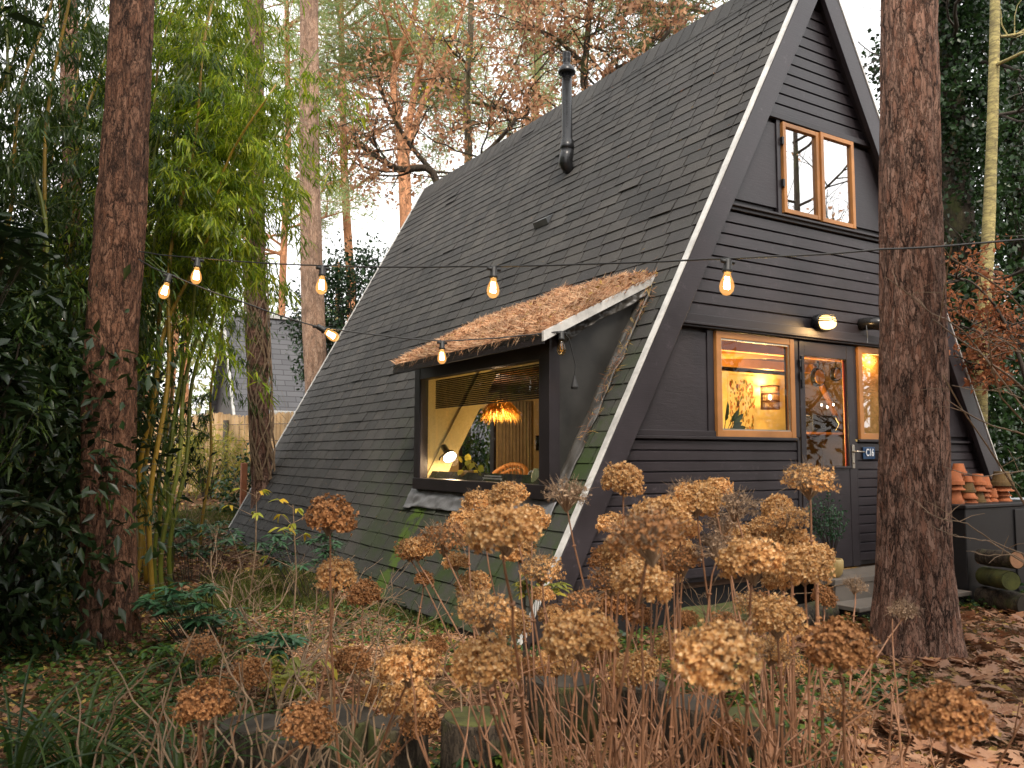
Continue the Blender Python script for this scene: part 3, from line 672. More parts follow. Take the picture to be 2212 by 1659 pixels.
b = MB(); b.bb(6.70, 6.75, FWY - .03, FWY + .09, .6, 2.2); b.bb(7.37, 7.42, FWY - .03, FWY + .09, .6, 2.2); b.build('back_window_frame', 'black_trim', cab)
b = MB(); b.prism([Vector((DA0 - .01, DB1 - .014, zr(DA0) + .05)), Vector((DA1, DB1 - .014, zr(DA1) + .05)), Vector((DA1, DB1 - .014, zr(DA1, .17))), Vector((DA0 - .01, DB1 - .014, zr(DA0, .17)))], (0, .021, 0)); b.build('dormer_reveal', 'lining', dm)
# window sill shelf inside the dormer
b = MB(); b.bb(FA + .10, 4.30, D0 + .062, D1 - .062, 1.10, 1.14); b.build('window_sill', 'white_trim', dm)
def ilight(p, e, col=(1, .58, .22), r=.06, nm='lamp_or_fill_light'):
    l = bpy.data.lights.new(nm, 'POINT'); l.energy = e; l.color = col; l.shadow_soft_size = r
    o_ = bpy.data.objects.new(nm, l); S.collection.objects.link(o_); o_.location = p; return o_

# ------------------------------------------------------------------ neighbouring cabin, fence
nb = thing('neighbour_cabin', 'grey slate roofed A-frame house with white edge trim standing behind the reed fence', 'cabin', (5.5, 24.8, .5))
NY, NZ, NX0, NX1 = 24.8, 5.46, 5.49, 13.5
def slate():
    m, n, o = newmat('slate'); v = coords(n, (1, 1, 1))
    br = N(n, 'ShaderNodeTexBrick'); br.inputs['Scale'].default_value = 1; br.inputs['Brick Width'].default_value = .5; br.inputs['Row Height'].default_value = .16
    br.inputs['Mortar Size'].default_value = .012; sx = N(n, 'ShaderNodeSeparateXYZ'); cx_ = N(n, 'ShaderNodeCombineXYZ')
    n.links.new(v, sx.inputs[0]); n.links.new(sx.outputs[0], cx_.inputs[0]); n.links.new(sx.outputs[2], cx_.inputs[1]); n.links.new(cx_.outputs[0], br.inputs['Vector'])
    br.inputs['Color1'].default_value = (.10, .10, .11, 1); br.inputs['Color2'].default_value = (.13, .13, .14, 1); br.inputs['Mortar'].default_value = (.05, .05, .055, 1)
    prin(n, o, br.outputs[0], .7); return m
M['slate'] = slate()
b = MB(); h = NZ - .5
b.prism([Vector((NX0, NY, NZ)), Vector((NX0, NY - h / 1.8, .5)), Vector((NX0, NY - h / 1.8 + .1, .5)), Vector((NX0, NY, NZ - .15))], (NX1 - NX0, 0, 0))
b.prism([Vector((NX0, NY, NZ - .15)), Vector((NX0, NY + h / 1.8 - .1, .5)), Vector((NX0, NY + h / 1.8, .5)), Vector((NX0, NY, NZ))], (NX1 - NX0, 0, 0))
b.build('roof', 'slate', nb)
b = MB(); b.prism([Vector((NX0 + .15, NY, NZ - .2)), Vector((NX0 + .15, NY - h / 1.8 + .1, .4)), Vector((NX0 + .15, NY + h / 1.8 - .1, .4))], (.1, 0, 0)); b.build('gable_wall', 'black_wood', nb)
b = MB(); b.bb(NX0 - .05, NX1, NY - .09, NY + .09, NZ + .002, NZ + .09)
b.prism([Vector((NX0 - .06, NY - .02, NZ + .05)), Vector((NX0 - .06, NY - h / 1.8 - .1, .5)), Vector((NX0 - .06, NY - h / 1.8 + .02, .5)), Vector((NX0 - .06, NY - .02, NZ - .16))], (.055, 0, 0)); b.build('edge_trim', 'white_trim', nb)
b = MB(); q = at(610, 893, 21.6); b.box(q, (1.1, .3, .12)); b.build('white_flashing', 'white_trim', nb, bevel=.02)  # strip of white flashing low on the roof slope, gives no light
# reed fence
f0, f1 = at(300, 897, 21.5), at(700, 895, 16.3)
L_ = (f1 - f0).xy.length; dv = Vector((f1.x - f0.x, f1.y - f0.y, 0)) / L_
fe = thing('reed_fence', 'tall pale reed screen fence on wooden posts behind the bamboo', 'fence', (f0.x, f0.y, gh(f0.x, f0.y)))
b = MB(); s_ = 0; rr = random.Random(3)
while s_ < L_:
    p = f0 + dv * s_; zt_ = f0.z + (f1.z - f0.z) * s_ / L_ + rr.uniform(-.03, .03) + .04 * math.sin(s_ * 2.1)
    g0 = gh(p.x, p.y); j = Vector((rr.uniform(-.012, .012), rr.uniform(-.012, .012), 0))
    b.tube([Vector((p.x, p.y, g0)) + j, Vector((p.x, p.y, zt_)) + j * rr.uniform(-1, 1)], rr.uniform(.007, .011), 4); s_ += .018
b.build('reed_screen', leafm('reed_m', [(.62, .40, .19), (.74, .50, .26), (.5, .3, .13), (.66, .47, .27)], .1, .7), fe)
b = MB()
for hh in (.35, .8, 1.25, 1.6):
    b.tube([Vector((f0.x, f0.y, gh(f0.x, f0.y) + hh)) + Vector((-.03, -.03, 0)), Vector((f1.x, f1.y, gh(f1.x, f1.y) + hh)) + Vector((-.03, -.03, 0))], .006, 4)
b.build('binding_wire', 'metal_black', fe)
for px in (392, 519):
    t_ = (px - 300) / 400; p = f0 + dv * (L_ * t_) + Vector((-.05, -.09, 0)); b = MB()
    b.tube([Vector((p.x, p.y, gh(p.x, p.y) - .05)), Vector((p.x, p.y, 2.15))], .06, 12); b.build('fence_post', 'post', fe)
p = at(525, 1080, 14.5); b = MB(); b.bb(p.x - .05, p.x + .05, p.y - .05, p.y + .05, gh(p.x, p.y) - .05, gh(p.x, p.y) + 1.0)
po = b.build('stake', basic('stake', (.30, .11, .05), .7), None, bevel=.01); tag(po, 'short reddish brown wooden stake standing in front of the reed fence', 'stake')

# ------------------------------------------------------------------ litter on the dormer roof
def needles(b, P, nrm, L=(.05, .10), W=.0035, tilt=.35, rg=NR):
    k = len(P); D = rg.normal(size=(k, 3)); nrm = np.asarray(nrm, float); nrm = nrm / np.linalg.norm(nrm)
    D -= (D @ nrm)[:, None] * nrm; D /= np.linalg.norm(D, axis=1, keepdims=True); D += nrm * rg.uniform(-.1, tilt, (k, 1))
    Nn = np.tile(nrm, (k, 1)) + rg.normal(size=(k, 3)) * .5
    b.leaves(P, D, Nn, rg.uniform(L[0], L[1], k), W, 0, rg.uniform(-.3, .3))
def litterleaf(b, P, nrm, L=(.03, .06), asp=.6, tilt=.4, rg=NR, six=False, fold=.2):
    k = len(P); D = rg.normal(size=(k, 3)); nrm = np.asarray(nrm, float); nrm = nrm / np.linalg.norm(nrm)
    D -= (D @ nrm)[:, None] * nrm; D /= np.linalg.norm(D, axis=1, keepdims=True); D += nrm * rg.uniform(-.15, tilt, (k, 1))
    Nn = np.tile(nrm, (k, 1)) + rg.normal(size=(k, 3)) * .45; l = rg.uniform(L[0], L[1], k)
    b.leaves(P, D, Nn, l, l * asp, fold, 0.2, six)
def mound(a, y):
    t = (a - 3.43) / 1.27; e = min(1, (y - dy(a) - .02) / .12, (7.8 - y) / .25, (a - 3.42) / .12, (4.72 - a) / .08)
    return max(0, e) * (.03 + .05 * max(0, noise.noise(Vector((a * 3, y * 2.2, 5))) + .35) + .05 * sm(.35, .9, t) * (1 if 5.6 < y < 6.6 else .6))
b = MB(); nu, nv = 40, 70
b.v = []
for i in range(nu + 1):
    for j in range(nv + 1):
        a = 3.43 + 1.27 * i / nu; y = dy(a) + .01 + (7.82 - dy(a)) * j / nv; b.v.append((a, y, dz(a) + .012 + mound(a, y) + .008 * noise.noise(Vector((a * 30, y * 30, 0)))))
b.f = [(i * (nv + 1) + j, (i + 1) * (nv + 1) + j, (i + 1) * (nv + 1) + j + 1, i * (nv + 1) + j + 1) for i in range(nu) for j in range(nv)]
def mp(k, rg=NR, lift=.02, edge=0.0):
    a = rg.uniform(3.43 - edge, 4.72, k); y = 5.12 + rg.uniform(0, 1, k) * 2.68
    return np.array([(aa, max(yy, dy(aa) + .0), dz(max(aa, 3.43)) + .012 + mound(aa, yy) + rg.uniform(0, lift)) for aa, yy in zip(a, y)])
needles(b, mp(16000, lift=.03, edge=.02), (-.42, 0, .9), (.05, .11), .0045, .45)
pe = mp(420); pe[:, 0] = NR.uniform(3.41, 3.47, 420); pe[:, 2] = dz(3.43) + NR.uniform(-.005, .04, 420); needles(b, pe, (-.7, 0, .3), (.05, .10), .0045, .3)
o_ = b.build('pine_needle_litter', 'needle'); tag(o_, 'thick layer of orange pine needles heaped on the small dormer roof', 'needle litter', kind='stuff')
b = MB(); litterleaf(b, mp(1700, lift=.05), (-.42, 0, .9), (.03, .065), .6, .6)
for k_ in range(150):                                   # needles caught in the flashing and on the shingles
    pass
rg = np.random.default_rng(8); P = []
for k_ in range(230):
    a = 3.9 + rg.uniform(0, .75) ** 1.0; y = 5.17 + rg.normal() * .03; P.append(roofp(a, y, .05 + rg.uniform(0, .03)))
needles(b, np.array(P), (-SN, -.3, CS), (.05, .1), .0045, .4)
P = []
for k_ in range(150):
    a = rg.uniform(3.3, 6.4); y = rg.uniform(5.0, 13); P.append(roofp(a, y, .016))
needles(b, np.array(P), (-SN, 0, CS), (.03, .07), .004, .1)
o_ = b.build('fallen_leaf_scatter', 'litter'); tag(o_, 'small dry leaves and needles caught on the dormer and roof shingles', 'leaf litter', kind='stuff')

# ------------------------------------------------------------------ wall fittings
p = Vector((6.50, B0 - .03, 2.63))
RX = Matrix.Rotation(R(90), 3, 'X')
bl = thing('bulkhead_lamp', 'lit oval bulkhead lamp with black cage hood above the glazed door', 'wall lamp', p)
def oval(b, hw, hh, y, prof, seg=28):
    vs = []; 
    for s_, yy in prof:
        for j in range(seg):
            a = 2 * math.pi * j / seg; ca, sa = math.cos(a), math.sin(a)
            vs.append(p + Vector((hw * s_ * math.copysign(abs(ca) ** .75, ca), y - yy, hh * s_ * math.copysign(abs(sa) ** .85, sa))))
    k = len(prof); b.add(vs, [(i * seg + j, i * seg + (j + 1) % seg, (i + 1) * seg + (j + 1) % seg, (i + 1) * seg + j) for i in range(k - 1) for j in range(seg)] + [tuple(range(seg))[::-1], tuple(range((k - 1) * seg, k * seg))])
b = MB(); oval(b, .115, .082, .03, [(.92, 0), (1, .01), (1, .075), (.93, .08)]); b.build('lamp_base', 'metal_black', bl, True)
b = MB(); oval(b, .098, .066, -.05, [(1, 0), (.97, .03), (.85, .055), (.5, .07)]); b.build('lamp_lens', 'lamp_glow', bl, True)
b = MB()
for zz in (.006, .026, .046, .062):
    hw = .108 * math.sqrt(max(.05, 1 - (zz / .085) ** 2)); b.tube([p + Vector((hw * math.cos(t), -.055 - .075 * math.sin(t), zz)) for t in [math.pi * q / 14 for q in range(15)]], .005 if zz > .01 else .007, 6)
b.tube([p + Vector((0, -.13, .006)), p + Vector((0, -.115, .05)), p + Vector((0, -.06, .078))], .005, 6); b.build('lamp_cage', 'metal_black', bl)
ilight(p + Vector((.03, -.17, -.05)), 5, (1, .6, .25), .05)
p2_ = Vector((7.19, B0 - .02, 2.68))
ev = thing('exhaust_vent', 'black plastic elbow vent with a thin cable on the wall right of the lamp', 'vent', p2_)
b = MB(); b.tube([p2_ + Vector(q) for q in ((-.02, .05, 0), (-.02, -.03, 0), (.0, -.10, -.005), (.05, -.15, -.02), (.13, -.17, -.035), (.17, -.175, -.045))], [.062, .062, .064, .063, .060, .058], 20, True); b.build('elbow_pipe', 'metal_black', ev, True)
b = MB(); b.tube([p2_ + Vector(q) for q in ((-.07, -.05, -.01), (-.078, -.06, -.08), (-.065, -.055, -.15), (-.08, -.06, -.2))], .0035, 6); b.build('cable', 'grey_metal', ev)
sg = thing('house_number_sign', 'blue enamel plate reading C16 beside the door handle', 'sign', (7.20, B0 + .01, 1.42))
b = MB(); b.box((7.203, B0 + .008, 1.422), (.185, .008, .118)); b.build('plate', basic('enamel_blue', (.012, .055, .14), .3, .1), sg, bevel=.006)
M['letter'] = basic('letter', (.8, .82, .84), .4, .03)
cu = bpy.data.curves.new('t', 'FONT'); cu.body = 'C16'; cu.size = .098; cu.extrude = .0015; cu.align_x = 'CENTER'; cu.align_y = 'CENTER'; cu.space_character = .95; cu.offset = .0018
to = bpy.data.objects.new('t', cu); S.collection.objects.link(to); to.rotation_euler = (R(90), 0, 0); to.location = (0, 0, 0)
bpy.context.view_layer.update(); dg = bpy.context.evaluated_depsgraph_get()
me = bpy.data.meshes.new_from_object(to.evaluated_get(dg)); me.transform(Matrix.Translation((7.203, B0 - .003 - .001, 1.424)) @ Matrix.Rotation(R(90), 4, 'X') @ Matrix.Diagonal((.78, 1.0, 1, 1)))
bpy.data.objects.remove(to); me.materials.clear(); me.materials.append(M['letter']); obj('lettering', me, sg)
p = at_b(1905, 976, B0); bb_ = MB(); bb_.lathe([(.02, 0), (.045, .004), (.048, .06), (.035, .085), (.01, .09)], Vector((7.42, B0 + .02, 1.40)), 16, Matrix.Rotation(R(90), 3, 'X')); o_ = bb_.build('door_bell', 'metal_black', None, True)
tag(o_, 'round black bell housing on the wall right of the number plate', 'door bell')

# ------------------------------------------------------------------ steps, pots, cabinet, logs
def planks(b, x0, x1, y0, y1, z0, z1): b.bb(x0, x1, y0, y1, z0, z1)
st = thing('door_step', 'weathered grey timber double step below the glazed door', 'step', (6.9, 4.75, .1))
b = MB(); b.bb(6.15, 7.75, 4.66, 5.10, .285, .335); b.build('upper_tread', 'grey_wood', st, bevel=.006)
b = MB(); b.bb(6.17, 7.73, 4.67, 4.70, .13, .284); b.build('riser', 'grey_wood', st, bevel=.004)
b = MB(); b.bb(6.05, 7.7, 4.36, 4.655, .118, .155); b.build('lower_tread', 'grey_wood', st, bevel=.006)
b = MB(); b.bb(6.1, 7.66, 4.42, 4.64, -.02, .116); b.build('step_box', 'dark_void', st)
pc = at_z(1775, 1236, .34); pc = Vector((6.30, 4.80, .336))
pp = thing('potted_azalea', 'leafy green azalea in a cream glazed pot on the step by the door', 'potted plant', pc)
b = MB(); b.lathe([(.062, 0), (.085, .03), (.098, .09), (.097, .14), (.088, .158), (.08, .155), (.08, .13)], pc, 24); b.build('pot', 'cream', pp, True)
b = MB(); rg = np.random.default_rng(2); P = []
for k_ in range(26):
    a = rg.uniform(0, 6.28); r_ = rg.uniform(.05, .24); top = pc + Vector((r_ * math.cos(a), r_ * math.sin(a) * .6, rg.uniform(.30, .72))); md = pc + Vector((r_ * .4 * math.cos(a), r_ * .3 * math.sin(a), .32))
    b.tube([pc + Vector((0, 0, .12)), md, top], [.004, .003, .0015], 4, False); P += [md.lerp(top, t) for t in (.5, .75, 1) for _ in range(9)]
b.build('stems', 'twig_dark', pp)
b = MB(); P = np.array(P) + rg.normal(size=(len(P), 3)) * .018; D = rdir(len(P), rg) + np.array([0, 0, .6]); b.leaves(P, D, rdir(len(P), rg) + [0, 0, 1], rg.uniform(.022, .04, len(P)), .014); b.build('foliage', 'rhodo_leaf', pp)
cx0, cx1, cyy0, cyy1 = 7.75, 9.28, 4.40, 4.86
cb = thing('storage_cabinet', 'black wooden storage cabinet outside the gable wall, stacked with terracotta pots', 'cabinet', (8.5, 4.6, 0))
b = MB(); b.bb(cx0, cx1 - .02, cyy0 + .02, cyy1, -.02, .90); b.build('cabinet_body', 'cabinet_black', cb, bevel=.01)
b = MB(); b.bb(cx0 - .02, cx1, cyy0, cyy1 + .01, .901, .935); b.build('cabinet_top', 'cabinet_black', cb, bevel=.006)
b = MB(); b.bb(8.60, 9.24, cyy0 + .004, cyy0 + .018, .08, .87); b.build('cabinet_door', 'cabinet_black', cb, bevel=.004)
rp = random.Random(21)
def potshape(b, c, r, h, up=False):
    prof = [(r * .70, 0), (r * .96, h * .68), (r * .97, h * .70), (r * 1.10, h * .71), (r * 1.13, h * .98), (r * 1.1, h), (r * 1.0, h), (r * .98, h * .8), (r * .7, h * .05)]
    if not up: prof = [(q, h - z) for q, z in prof][::-1]
    b.lathe(prof, c, 22)
stacks = [  # px, top y, radius, count, label
    (2062, 1015, .085, 'tall stack of upturned terracotta pots hard against the right pine trunk', [(.078, .13, 0), (.085, .05, 0), (.088, .13, 0)]),
    (2072, 985, .07, 'tallest stack of upturned terracotta pots on the cabinet, behind the front pair', [(.065, .10, 0), (.07, .05, 0), (.07, .12, 0), (.068, .11, 0)]),
    (2092, 1030, .065, 'stack of dark mossy upturned pots third from the trunk', [(.07, .04, 0), (.072, .06, 0), (.062, .10, 1), (.045, .06, 0)]),
    (2113, 1030, .06, 'leaning stack with a mossy ochre pot at its foot', [(.062, .11, 1), (.068, .06, 0), (.068, .11, 0)]),
    (2128, 1035, .055, 'narrow bright orange pot stack left of the small one', [(.055, .05, 0), (.056, .05, 0), (.058, .04, 0), (.06, .11, 0)]),
    (2144, 1060, .045, 'shortest stack of two small terracotta pots', [(.045, .04, 0), (.042, .09, 0)]),
    (2166, 1000, .09, 'stack crowned by the large dark terracotta pot at the cabinet edge', [(.07, .05, 0), (.075, .05, 0), (.098, .05, 0), (.10, .15, 1)])]
for i, (px, ty, r, lb, pots) in enumerate(stacks):
    yb = 4.62 if i != 1 else 4.78
    q = at_b(px, 1070, yb); z = .936; ps = thing('flower_pot_stack', lb, 'flower pots', (q.x, yb, z), 'flower pot stacks on the black cabinet')
    for r_, h_, ms_ in pots:
        b = MB(); c = Vector((q.x + rp.uniform(-.006, .006), yb + rp.uniform(-.006, .006), z)); potshape(b, c, r_, h_)
        b.build('flower_pot', 'terracotta_mossy' if ms_ else 'terracotta', ps); z += h_ + .001
def log(name, lb, p0, p1, r, mat, end='cut_wood', cat='log', grp=None):
    b = MB(); p0, p1 = Vector(p0), Vector(p1); n_ = 8
    b.tube([p0.lerp(p1, i / n_) + Vector((0, 0, rp.uniform(-.004, .004))) for i in range(n_ + 1)], [r * rp.uniform(.96, 1.04) for _ in range(n_ + 1)], 20, False)
    L0 = thing(name, lb, cat, p0, grp); b.build('bark', mat, L0, True)
    d = (p1 - p0).normalized()
    for q in ((p0 - d * .002, p0 + d * .01), (p1 - d * .01, p1 + d * .002)): b = MB(); b.tube(q, r * .95, 20); b.build('cut_face', end, L0)
    return L0
log('log', 'mossy green log lying under the siding left of the step', (4.3, 4.62, .16), (5.45, 4.70, .14), .115, 'moss_log')
log('log', 'short dark log with wet cut face beneath the wall left of the steps', (5.35, 4.52, .10), (6.0, 4.62, .10), .10, 'oak_bark')
log('log', 'round log below the mossy one half hidden by hydrangea stems', (4.1, 4.45, .06), (5.0, 4.42, .06), .09, 'oak_bark')
q = at_b(2160, 1215, 4.1); log('firewood_log', 'firewood log with orange cut face on the ground right of the cabinet', (q.x, 3.95, .48), (q.x + .15, 4.35, .46), .075, 'oak_bark', 'firewood_end', 'firewood', 'firewood by the cabinet')
log('firewood_log', 'yellow mossy firewood log below the orange faced one', (q.x - .06, 3.98, .30), (q.x + .2, 4.35, .28), .085, 'moss_log', 'moss_log', 'firewood', 'firewood by the cabinet')
log('firewood_log', 'dark firewood log at the bottom of the small pile', (q.x + .02, 3.9, .09), (q.x + .2, 4.38, .09), .10, 'oak_bark', 'cut_wood', 'firewood', 'firewood by the cabinet')
# log palisade along the hydrangea bed: px, py of top centre, radius, height
stl = ['leftmost low stump beside the sedge blades', 'weathered flat stump left of the hydrangea stems', 'stump with pale cracked top behind brown heads at left', 'mossy green topped stump in front of the stems',
       'broad grey stump behind the dense stems at centre', 'stump with a lichen whitened top right of centre', 'low mossy stump with fallen oak leaves on it', 'sunken stump at the right end of the edging', 'tall dark stump between the two mossy ones']
for (px, py, r, h), lb in zip([(543, 1565, .14, .20), (620, 1590, .13, .18), (730, 1545, .17, .24), (1030, 1548, .15, .28), (1215, 1470, .17, .26), (1500, 1512, .14, .26), (1620, 1545, .15, .22), (1385, 1478, .13, .22), (860, 1560, .13, .24)], stl):
    q = at_z(px, py, h); g = gh(q.x, q.y); S_ = thing('log_stump', lb, 'stump', (q.x, q.y, g), 'upright log edging')
    b = MB(); b.lathe([(r * 1.05, -.05), (r * 1.02, h * .5), (r, h), (r * .97, h + .012)], (q.x, q.y, g), 26)
    me = b.mesh('bark', 'oak_bark', True)
    for v_ in me.vertices:
        a = math.atan2(v_.co.y - q.y, v_.co.x - q.x); f = 1 + .07 * noise.noise(Vector((math.cos(a) * 2.2, math.sin(a) * 2.2, px))); v_.co.x = q.x + (v_.co.x - q.x) * f; v_.co.y = q.y + (v_.co.y - q.y) * f
    obj('bark', me, S_)
    b = MB(); b.lathe([(r * .955, h + .006), (r * .93, h + .016), (.01, h + .018)], (q.x, q.y, g), 26); b.build('cut_face', 'moss_log' if px in (1030, 1620) else 'cut_wood', S_)

# ------------------------------------------------------------------ festoon lights
def bulb(parent, p, lit=True, tilt=(0, 0), sc=1.0):
    M3 = (Matrix.Rotation(tilt[0], 3, 'X') @ Matrix.Rotation(tilt[1], 3, 'Y')) * 1.0
    b = MB(); b.lathe([(.012 * sc, .012 * sc), (.017 * sc, .006 * sc), (.018 * sc, -.03 * sc), (.021 * sc, -.034 * sc), (.021 * sc, -.045 * sc), (.015 * sc, -.047 * sc)], p, 14, M3)
    b.tube([p + Vector((-.035, .0, 0)) * sc, p + Vector((.035, 0, 0)) * sc], .009 * sc, 8); so = b.build('socket', 'rubber', parent, True)
    b = MB(); b.lathe([(.013 * sc, -.047 * sc), (.016 * sc, -.06 * sc), (.027 * sc, -.085 * sc), (.031 * sc, -.105 * sc), (.028 * sc, -.125 * sc), (.016 * sc, -.14 * sc), (.004 * sc, -.144 * sc)], p, 16, M3)
    gl = b.build('bulb', 'bulb_lit' if lit else 'bulb_glass', so, True)
    b = MB()
    for dx in (-.006, .006): b.tube([p + M3 @ (Vector((dx, 0, -.065)) * sc), p + M3 @ (Vector((dx * 1.8, 0, -.115)) * sc)], (.0055 if lit else .002) * sc, 6)
    b.tube([p + M3 @ (Vector((-.011, 0, -.115)) * sc), p + M3 @ (Vector((.011, 0, -.115)) * sc)], .003 * sc, 6)
    b.build('filament', 'filament' if lit else 'brass', gl)
    return M3
def wire(parent, pts, sag=.0, name='cable', r=.0045):
    out = []
    for i in range(len(pts) - 1):
        a, c = Vector(pts[i]), Vector(pts[i + 1]); n_ = 14
        for k_ in range(n_): t = k_ / n_; q = a.lerp(c, t); q.z -= sag * 4 * t * (1 - t) + .004 * noise.noise(Vector((q.x * 5, q.y * 5, i))); out.append(q)
    out.append(Vector(pts[-1])); b = MB(); b.tube(out, r, 6); b.build(name, 'rubber', parent, True)
s1 = [(300, 543, 5.75), (427, 557, 5.15), (697, 574, 4.62), (1067, 575, 4.05), (1572, 558, 3.5), (1905, 538, 3.3), (2240, 514, 3.1)]
P1 = [at(*q) for q in s1]; fs = thing('festoon_light_string', 'black cable with four lit filament bulbs strung from the left pine across the gable', 'string lights', P1[0])
wire(fs, P1, .006)
for q, sc in zip(P1[1:5], (1.08, 1.05, 1.02, 1.02)): bulb(fs, q - Vector((0, 0, .015)), True, (R(rp.uniform(-4, 4)), R(3)), sc)
s2 = [(300, 560, 5.75), (366, 592, 5.3), (520, 650, 5.3), (688, 706, 5.5), (955, 737, 5.85), (1213, 712, 6.1)]
P2 = [at(*q) for q in s2]; P2[-1] = Vector((3.58, 5.06, P2[-1].z)); fs2 = thing('festoon_light_string', 'lower black cable with three lit bulbs and an unlit one ending at the dormer', 'string lights', P2[0])
wire(fs2, P2, .01)
bulb(fs2, P2[1] - Vector((0, 0, .012)), True, (0, R(14)), 1.1); bulb(fs2, P2[3], True, (0, R(-62)), 1.1); bulb(fs2, P2[4] - Vector((0, 0, .012)), True, (0, 0), 1.05); bulb(fs2, P2[5] - Vector((0, 0, .012)), False, (0, 0), 1.2)
e = P2[-1]; wire(fs2, [e, e + Vector((.07, .0, -.05)), e + Vector((.13, .0, -.25)), e + Vector((.12, 0, -.36))], 0, 'plug_lead')
b = MB(); c = e + Vector((.12, 0, -.36)); b.lathe([(.008, .03), (.014, .0), (.03, -.055), (.026, -.07), (.01, -.072)], c, 12); b.build('plug', 'rubber', fs2)

# ------------------------------------------------------------------ things inside the cabin
WY = 6.995
def pw_(x, y, yy=WY): return at_b(x, y, yy)
def zx(x, y): return ((2600 + x / 2.304) / 1.736, (1180 + y / 2.304) / 1.736)
pa_, pb_ = pw_(*zx(292, 515)), pw_(*zx(545, 1010))
po = thing('botanical_poster', 'botanical chart of fruit and vegetables hanging left of the pierced lantern', 'poster', (pa_.x, WY, pb_.z))
b = MB(); b.bb(pa_.x, pb_.x, WY - .006, WY, pb_.z - .25, pa_.z); b.build('poster_sheet', basic('paper', (.72, .60, .34), .8, .08, 4), po)
rg = random.Random(4); pcs = [('a', (.45, .12, .05)), ('b', (.50, .28, .06)), ('c', (.22, .24, .06)), ('d', (.30, .16, .10))]
W_, H_ = pb_.x - pa_.x, pa_.z - pb_.z + .25
for nm, col in pcs:
    b = MB()
    for k_ in range(60):
        c = Vector((pa_.x + rg.uniform(.06, .94) * W_, WY - .010, pb_.z - .25 + rg.uniform(.04, .93) * H_)); ang = rg.uniform(-.4, .4); l_, w_ = rg.uniform(.01, .035), rg.uniform(.005, .012)
        pts = [c + Vector((w_ * math.sin(t) * (1 + .3 * math.cos(t)) * math.cos(ang) + l_ * math.cos(t) * math.sin(ang), 0, l_ * math.cos(t) * math.cos(ang))) for t in [k2 * math.pi / 5 for k2 in range(10)]]
        b.prism(pts, (0, .003, 0))
    b.build('printed_fruit', basic('print_' + nm, col, .8, .3), po)['kind'] = 'stuff'
la, lb_ = pw_(*zx(620, 615), 6.82), pw_(*zx(750, 815), 6.82)
lc = Vector(((la.x + lb_.x) / 2, 6.86, (la.z + lb_.z) / 2)); lr, lh = (lb_.x - la.x) / 2 * .95, (la.z - lb_.z)
sc = thing('pierced_wall_lantern', 'brown pierced metal lantern glowing on the yellow wall behind the window', 'wall lamp', lc)
b = MB(); rows, cols = 7, 22
for i in range(rows):
    for j in range(cols):
        a = 2 * math.pi * j / cols; z = lc.z - lh / 2 + lh * (i + .5) / rows
        q = lc + Vector((lr * math.cos(a), lr * math.sin(a) * .8, z - lc.z))
        for s_ in (-1, 1):
            a2 = 2 * math.pi * (j + s_ * .5) / cols
            b.tube([lc + Vector((lr * math.cos(a), lr * .8 * math.sin(a), z - lc.z - lh / rows / 2)), lc + Vector((lr * math.cos(a2), lr * .8 * math.sin(a2), z - lc.z + lh / rows / 2))], .0055, 4)
for z in (-.5, -.17, .17, .5): b.tube([lc + Vector((lr * math.cos(t), lr * .8 * math.sin(t), lh * z)) for t in [2 * math.pi * k_ / 24 for k_ in range(25)]], .009, 5)
b.build('lantern_shade', basic('rust_metal', (.07, .025, .01), .5), sc)
b = MB(); b.lathe([(.004, -.03), (.02, -.01), (.022, .02), (.005, .04)], lc, 12); b.build('bulb', 'lamp_white', sc, True)
ilight(lc + Vector((0, .02, .10)), 14, (1, .55, .17), .04)
ilight(Vector((6.45, 5.75, 1.75)), 84, (1, .67, .22), .12)  # added room fill light, out of view, no fixture here
# dark strap-leaved plant at the window foot
q0 = pw_(*zx(250, 1000), 5.35); pl_ = thing('aspidistra', 'dark strap leaved plant in the lower left corner of the gable window', 'house plant', (q0.x, 5.35, 1.45))
b = MB(); b.lathe([(.06, 0), (.08, .12), (.07, .13)], (q0.x, 5.35, 1.42), 16); b.build('pot', 'terracotta', pl_)
b = MB(); tips = [(310, 745), (405, 815), (445, 850), (430, 925), (465, 965), (300, 800), (380, 990)]
P = []; D = []; L = []
for tx, ty in tips:
    t_ = pw_(*zx(tx, ty), 5.30); s_ = Vector((q0.x, 5.34, 1.54)); m_ = s_.lerp(t_, .45) + Vector((0, 0, .03)); b.tube([s_, m_], [.004, .003], 5); P.append(m_); D.append(t_ - m_); L.append((t_ - m_).length)
b.leaves(np.array(P), np.array(D), np.tile([0.2, -1, .4], (len(P), 1)), np.array(L), .055, .1, .1, True); b.build('leaves', 'hedge_leaf', pl_)
b = MB(); b.bb(W1A - .05, W1B + .02, B0 + .13, 5.5, 1.38, 1.415); o_ = b.build('interior_sill', 'honey', cab)
b = MB(); q1, q2 = pw_(*zx(250, 370), 6.3), pw_(*zx(800, 330), 6.3); b.tube([q1 + Vector((-.3, 0, .02)), q2 + Vector((.4, 0, 0))], .05, 10); o_ = b.build('ceiling_pole', 'honey', cab)
